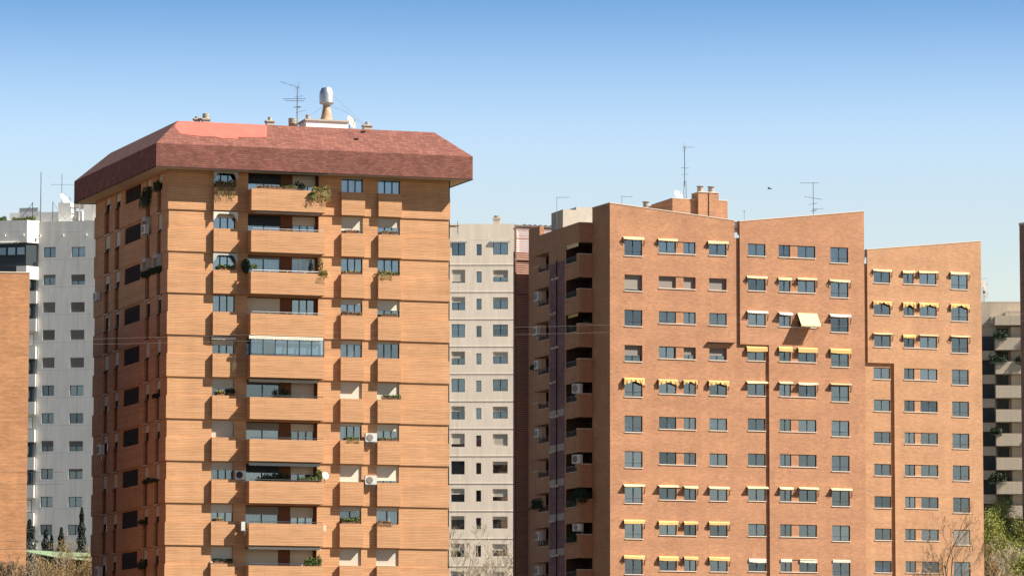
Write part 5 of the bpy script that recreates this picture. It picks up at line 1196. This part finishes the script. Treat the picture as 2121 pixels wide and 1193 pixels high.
for i, (px, d, py, lab, mt_) in enumerate(((62, 372, 1140, 'pale-branched bare tree beside the brick end wall at the lower left', 'bark'), (100, 376, 1150, 'brown bare thicket in the middle under the green roof', 'barkbrown'), (150, 370, 1118, 'tan bare tree nearest the tower at the lower left', 'barktan'), (176, 380, 1105, 'tall tan bare tree partly behind the tower edge at the lower left', 'barktan'),
        (125, 366, 1150, 'golden bare thicket between the taller bare trees at the lower left', 'barktan'), (82, 368, 1165, 'low dark bare thicket beside the brick end wall', 'barkbrown'))):
    tree((pix(px, d), d, GZ), topz(py, d) - GZ, lab, 60 + i, mt_, group=GL, spread=0.8, twig=0.011, levels=5, leaves='drygrass' if i in (2, 3, 4) else None, leaf_n=900, leaf_s=0.06)
for i, (px, d, py, lab) in enumerate(((20, 285, 1165, 'dark bare shrub in front of the brick end wall, left one'), (38, 284, 1150, 'dark bare shrub in front of the brick end wall, right one'))):
    tree((pix(px, d), d, GZ), topz(py, d) - GZ, lab, 80 + i, 'barkbrown', group=GL, spread=0.7, twig=0.010)
def conifer(loc, h, r, label, seed):
    t = thing('cypress_tree', label, 'tree', loc, 0, 'dark conifers before the white block'); rg = random.Random(seed)
    m = MB(); m.tube([(0, 0, 0), (0, 0, h * 0.95)], [0.14, 0.02], 6); part('trunk', m.mesh('trunk', M['barkbrown']), t)
    m = MB()
    for i in range(4200):
        z = rg.random() ** 0.8; rr = r * (1 - z) ** 0.75 * (0.55 + 0.45 * math.sin(z * 37 + seed) ** 2) * rg.random() ** 0.4 + 0.04; a = rg.uniform(0, 2 * PI)
        m.leaf((rr * math.cos(a), rr * math.sin(a), h * (0.12 + 0.88 * z)), 0.12)
    part('crown', m.mesh('crown', M['cypress']), t)
for i, (px, d, py, r, lab) in enumerate(((170, 420, 1055, 0.9, 'tallest slim dark cypress beside the tower edge at the lower left'), (128, 418, 1096, 1.2, 'broad dark cypress in the middle of the lower left group'), (96, 420, 1100, 1.2, 'dark cypress before a window of the white block'), (108, 424, 1112, 0.6, 'small thin cypress between two larger ones'), (62, 415, 1080, 2.0, 'widest dark conifer next to the brick end wall'))):
    conifer((pix(px, d), d, GZ), topz(py, d) - GZ, r * 1.7, lab, i + 1)
# low shed with the pale green roof
FH = Frame(pix(30, 400), 400.0, math.radians(8))
t = thing('shed', 'low dark green shed with a pale green sheet roof behind the bare thicket', 'building', (pix(30, 400), 400.0, GZ - 0.3), 0)
m = MB(); m.box(0, 8.5, 1.2, 6, GZ - 0.3, 18.75); part('wall', m.mesh('wall', M['greenwall']), t, FH.w(0, 0, 0) - Vector(t.location), FH.a)
m = MB(); P = [(-0.5, 1.0, 19.45), (4.3, 0.2, 18.55), (9.2, 0.2, 18.2), (9.2, 5.0, 19.2), (4.3, 5, 19.35), (-0.5, 5, 19.6)]
m.poly(P); m.poly([(x, y, z - 0.06) for x, y, z in reversed(P)])
for i in range(6): a, b_ = P[i], P[(i + 1) % 6]; m.quad((a[0], a[1], a[2] - 0.06), (b_[0], b_[1], b_[2] - 0.06), b_, a)
part('roof', m.mesh('roof', M['greenroof']), t, FH.w(0, 0, 0) - Vector(t.location), FH.a)

# ================================================================== cables and a bird
def cable(a, b_, sag, r, label, mat):
    m = MB(); a, b_ = Vector(a), Vector(b_); pts = []
    for i in range(33):
        q = i / 32; p = a.lerp(b_, q); p.z -= sag * 4 * q * (1 - q); pts.append(p)
    m.tube(pts, r, 4); solo('overhead_cable', m.mesh('overhead_cable', M[mat]), label, 'cable', group='overhead cables')
cable((pix(-300, 250), 250, topz(718, 250)), (pix(2400, 262), 262, topz(640, 262)), 0.0, 0.0035, 'upper of two thin pale cables crossing the towers at mid height', 'cablepale')
cable((pix(-300, 250), 250, topz(726, 250)), (pix(2400, 262), 262, topz(655, 262)), 0.1, 0.0035, 'lower of two thin pale cables crossing the towers at mid height', 'cablepale')
for i, (ya, yb) in enumerate(((984, 981), (1009, 1006), (1126, 1123), (1142, 1140))):
    cable((pix(-200, 280), 280, topz(ya, 280)), (pix(130, 296), 296, topz(yb, 296)), 0.0, 0.012, ['topmost', 'second', 'third', 'lowest'][i] + ' of four dark cables in front of the brick end wall at the left', 'cable')
m = MB(); c = Vector((pix(1598.5, 320), 320, topz(387, 320)))
m.tube([(-0.17, 0, 0.0), (-0.08, 0, 0.01), (0.05, 0, 0.0), (0.13, 0, -0.01), (0.18, 0, -0.01)], [0.012, 0.04, 0.045, 0.025, 0.006], 8)
m.quad((-0.06, 0, 0.03), (0.06, 0, 0.03), (-0.06, -0.10, 0.10), (-0.20, -0.12, 0.12)); m.quad((0.06, 0, 0.028), (-0.06, 0, 0.028), (-0.20, -0.12, 0.118), (-0.06, -0.10, 0.098))
m.quad((-0.06, 0, 0.03), (0.06, 0, 0.03), (0.16, 0.25, 0.05), (0.05, 0.27, 0.05)); m.quad((0.06, 0, 0.028), (-0.06, 0, 0.028), (0.05, 0.27, 0.048), (0.16, 0.25, 0.048))
solo('bird', m.mesh('bird', M['feather']), 'small dark bird flying in the sky above the salmon brick block', 'bird', c)
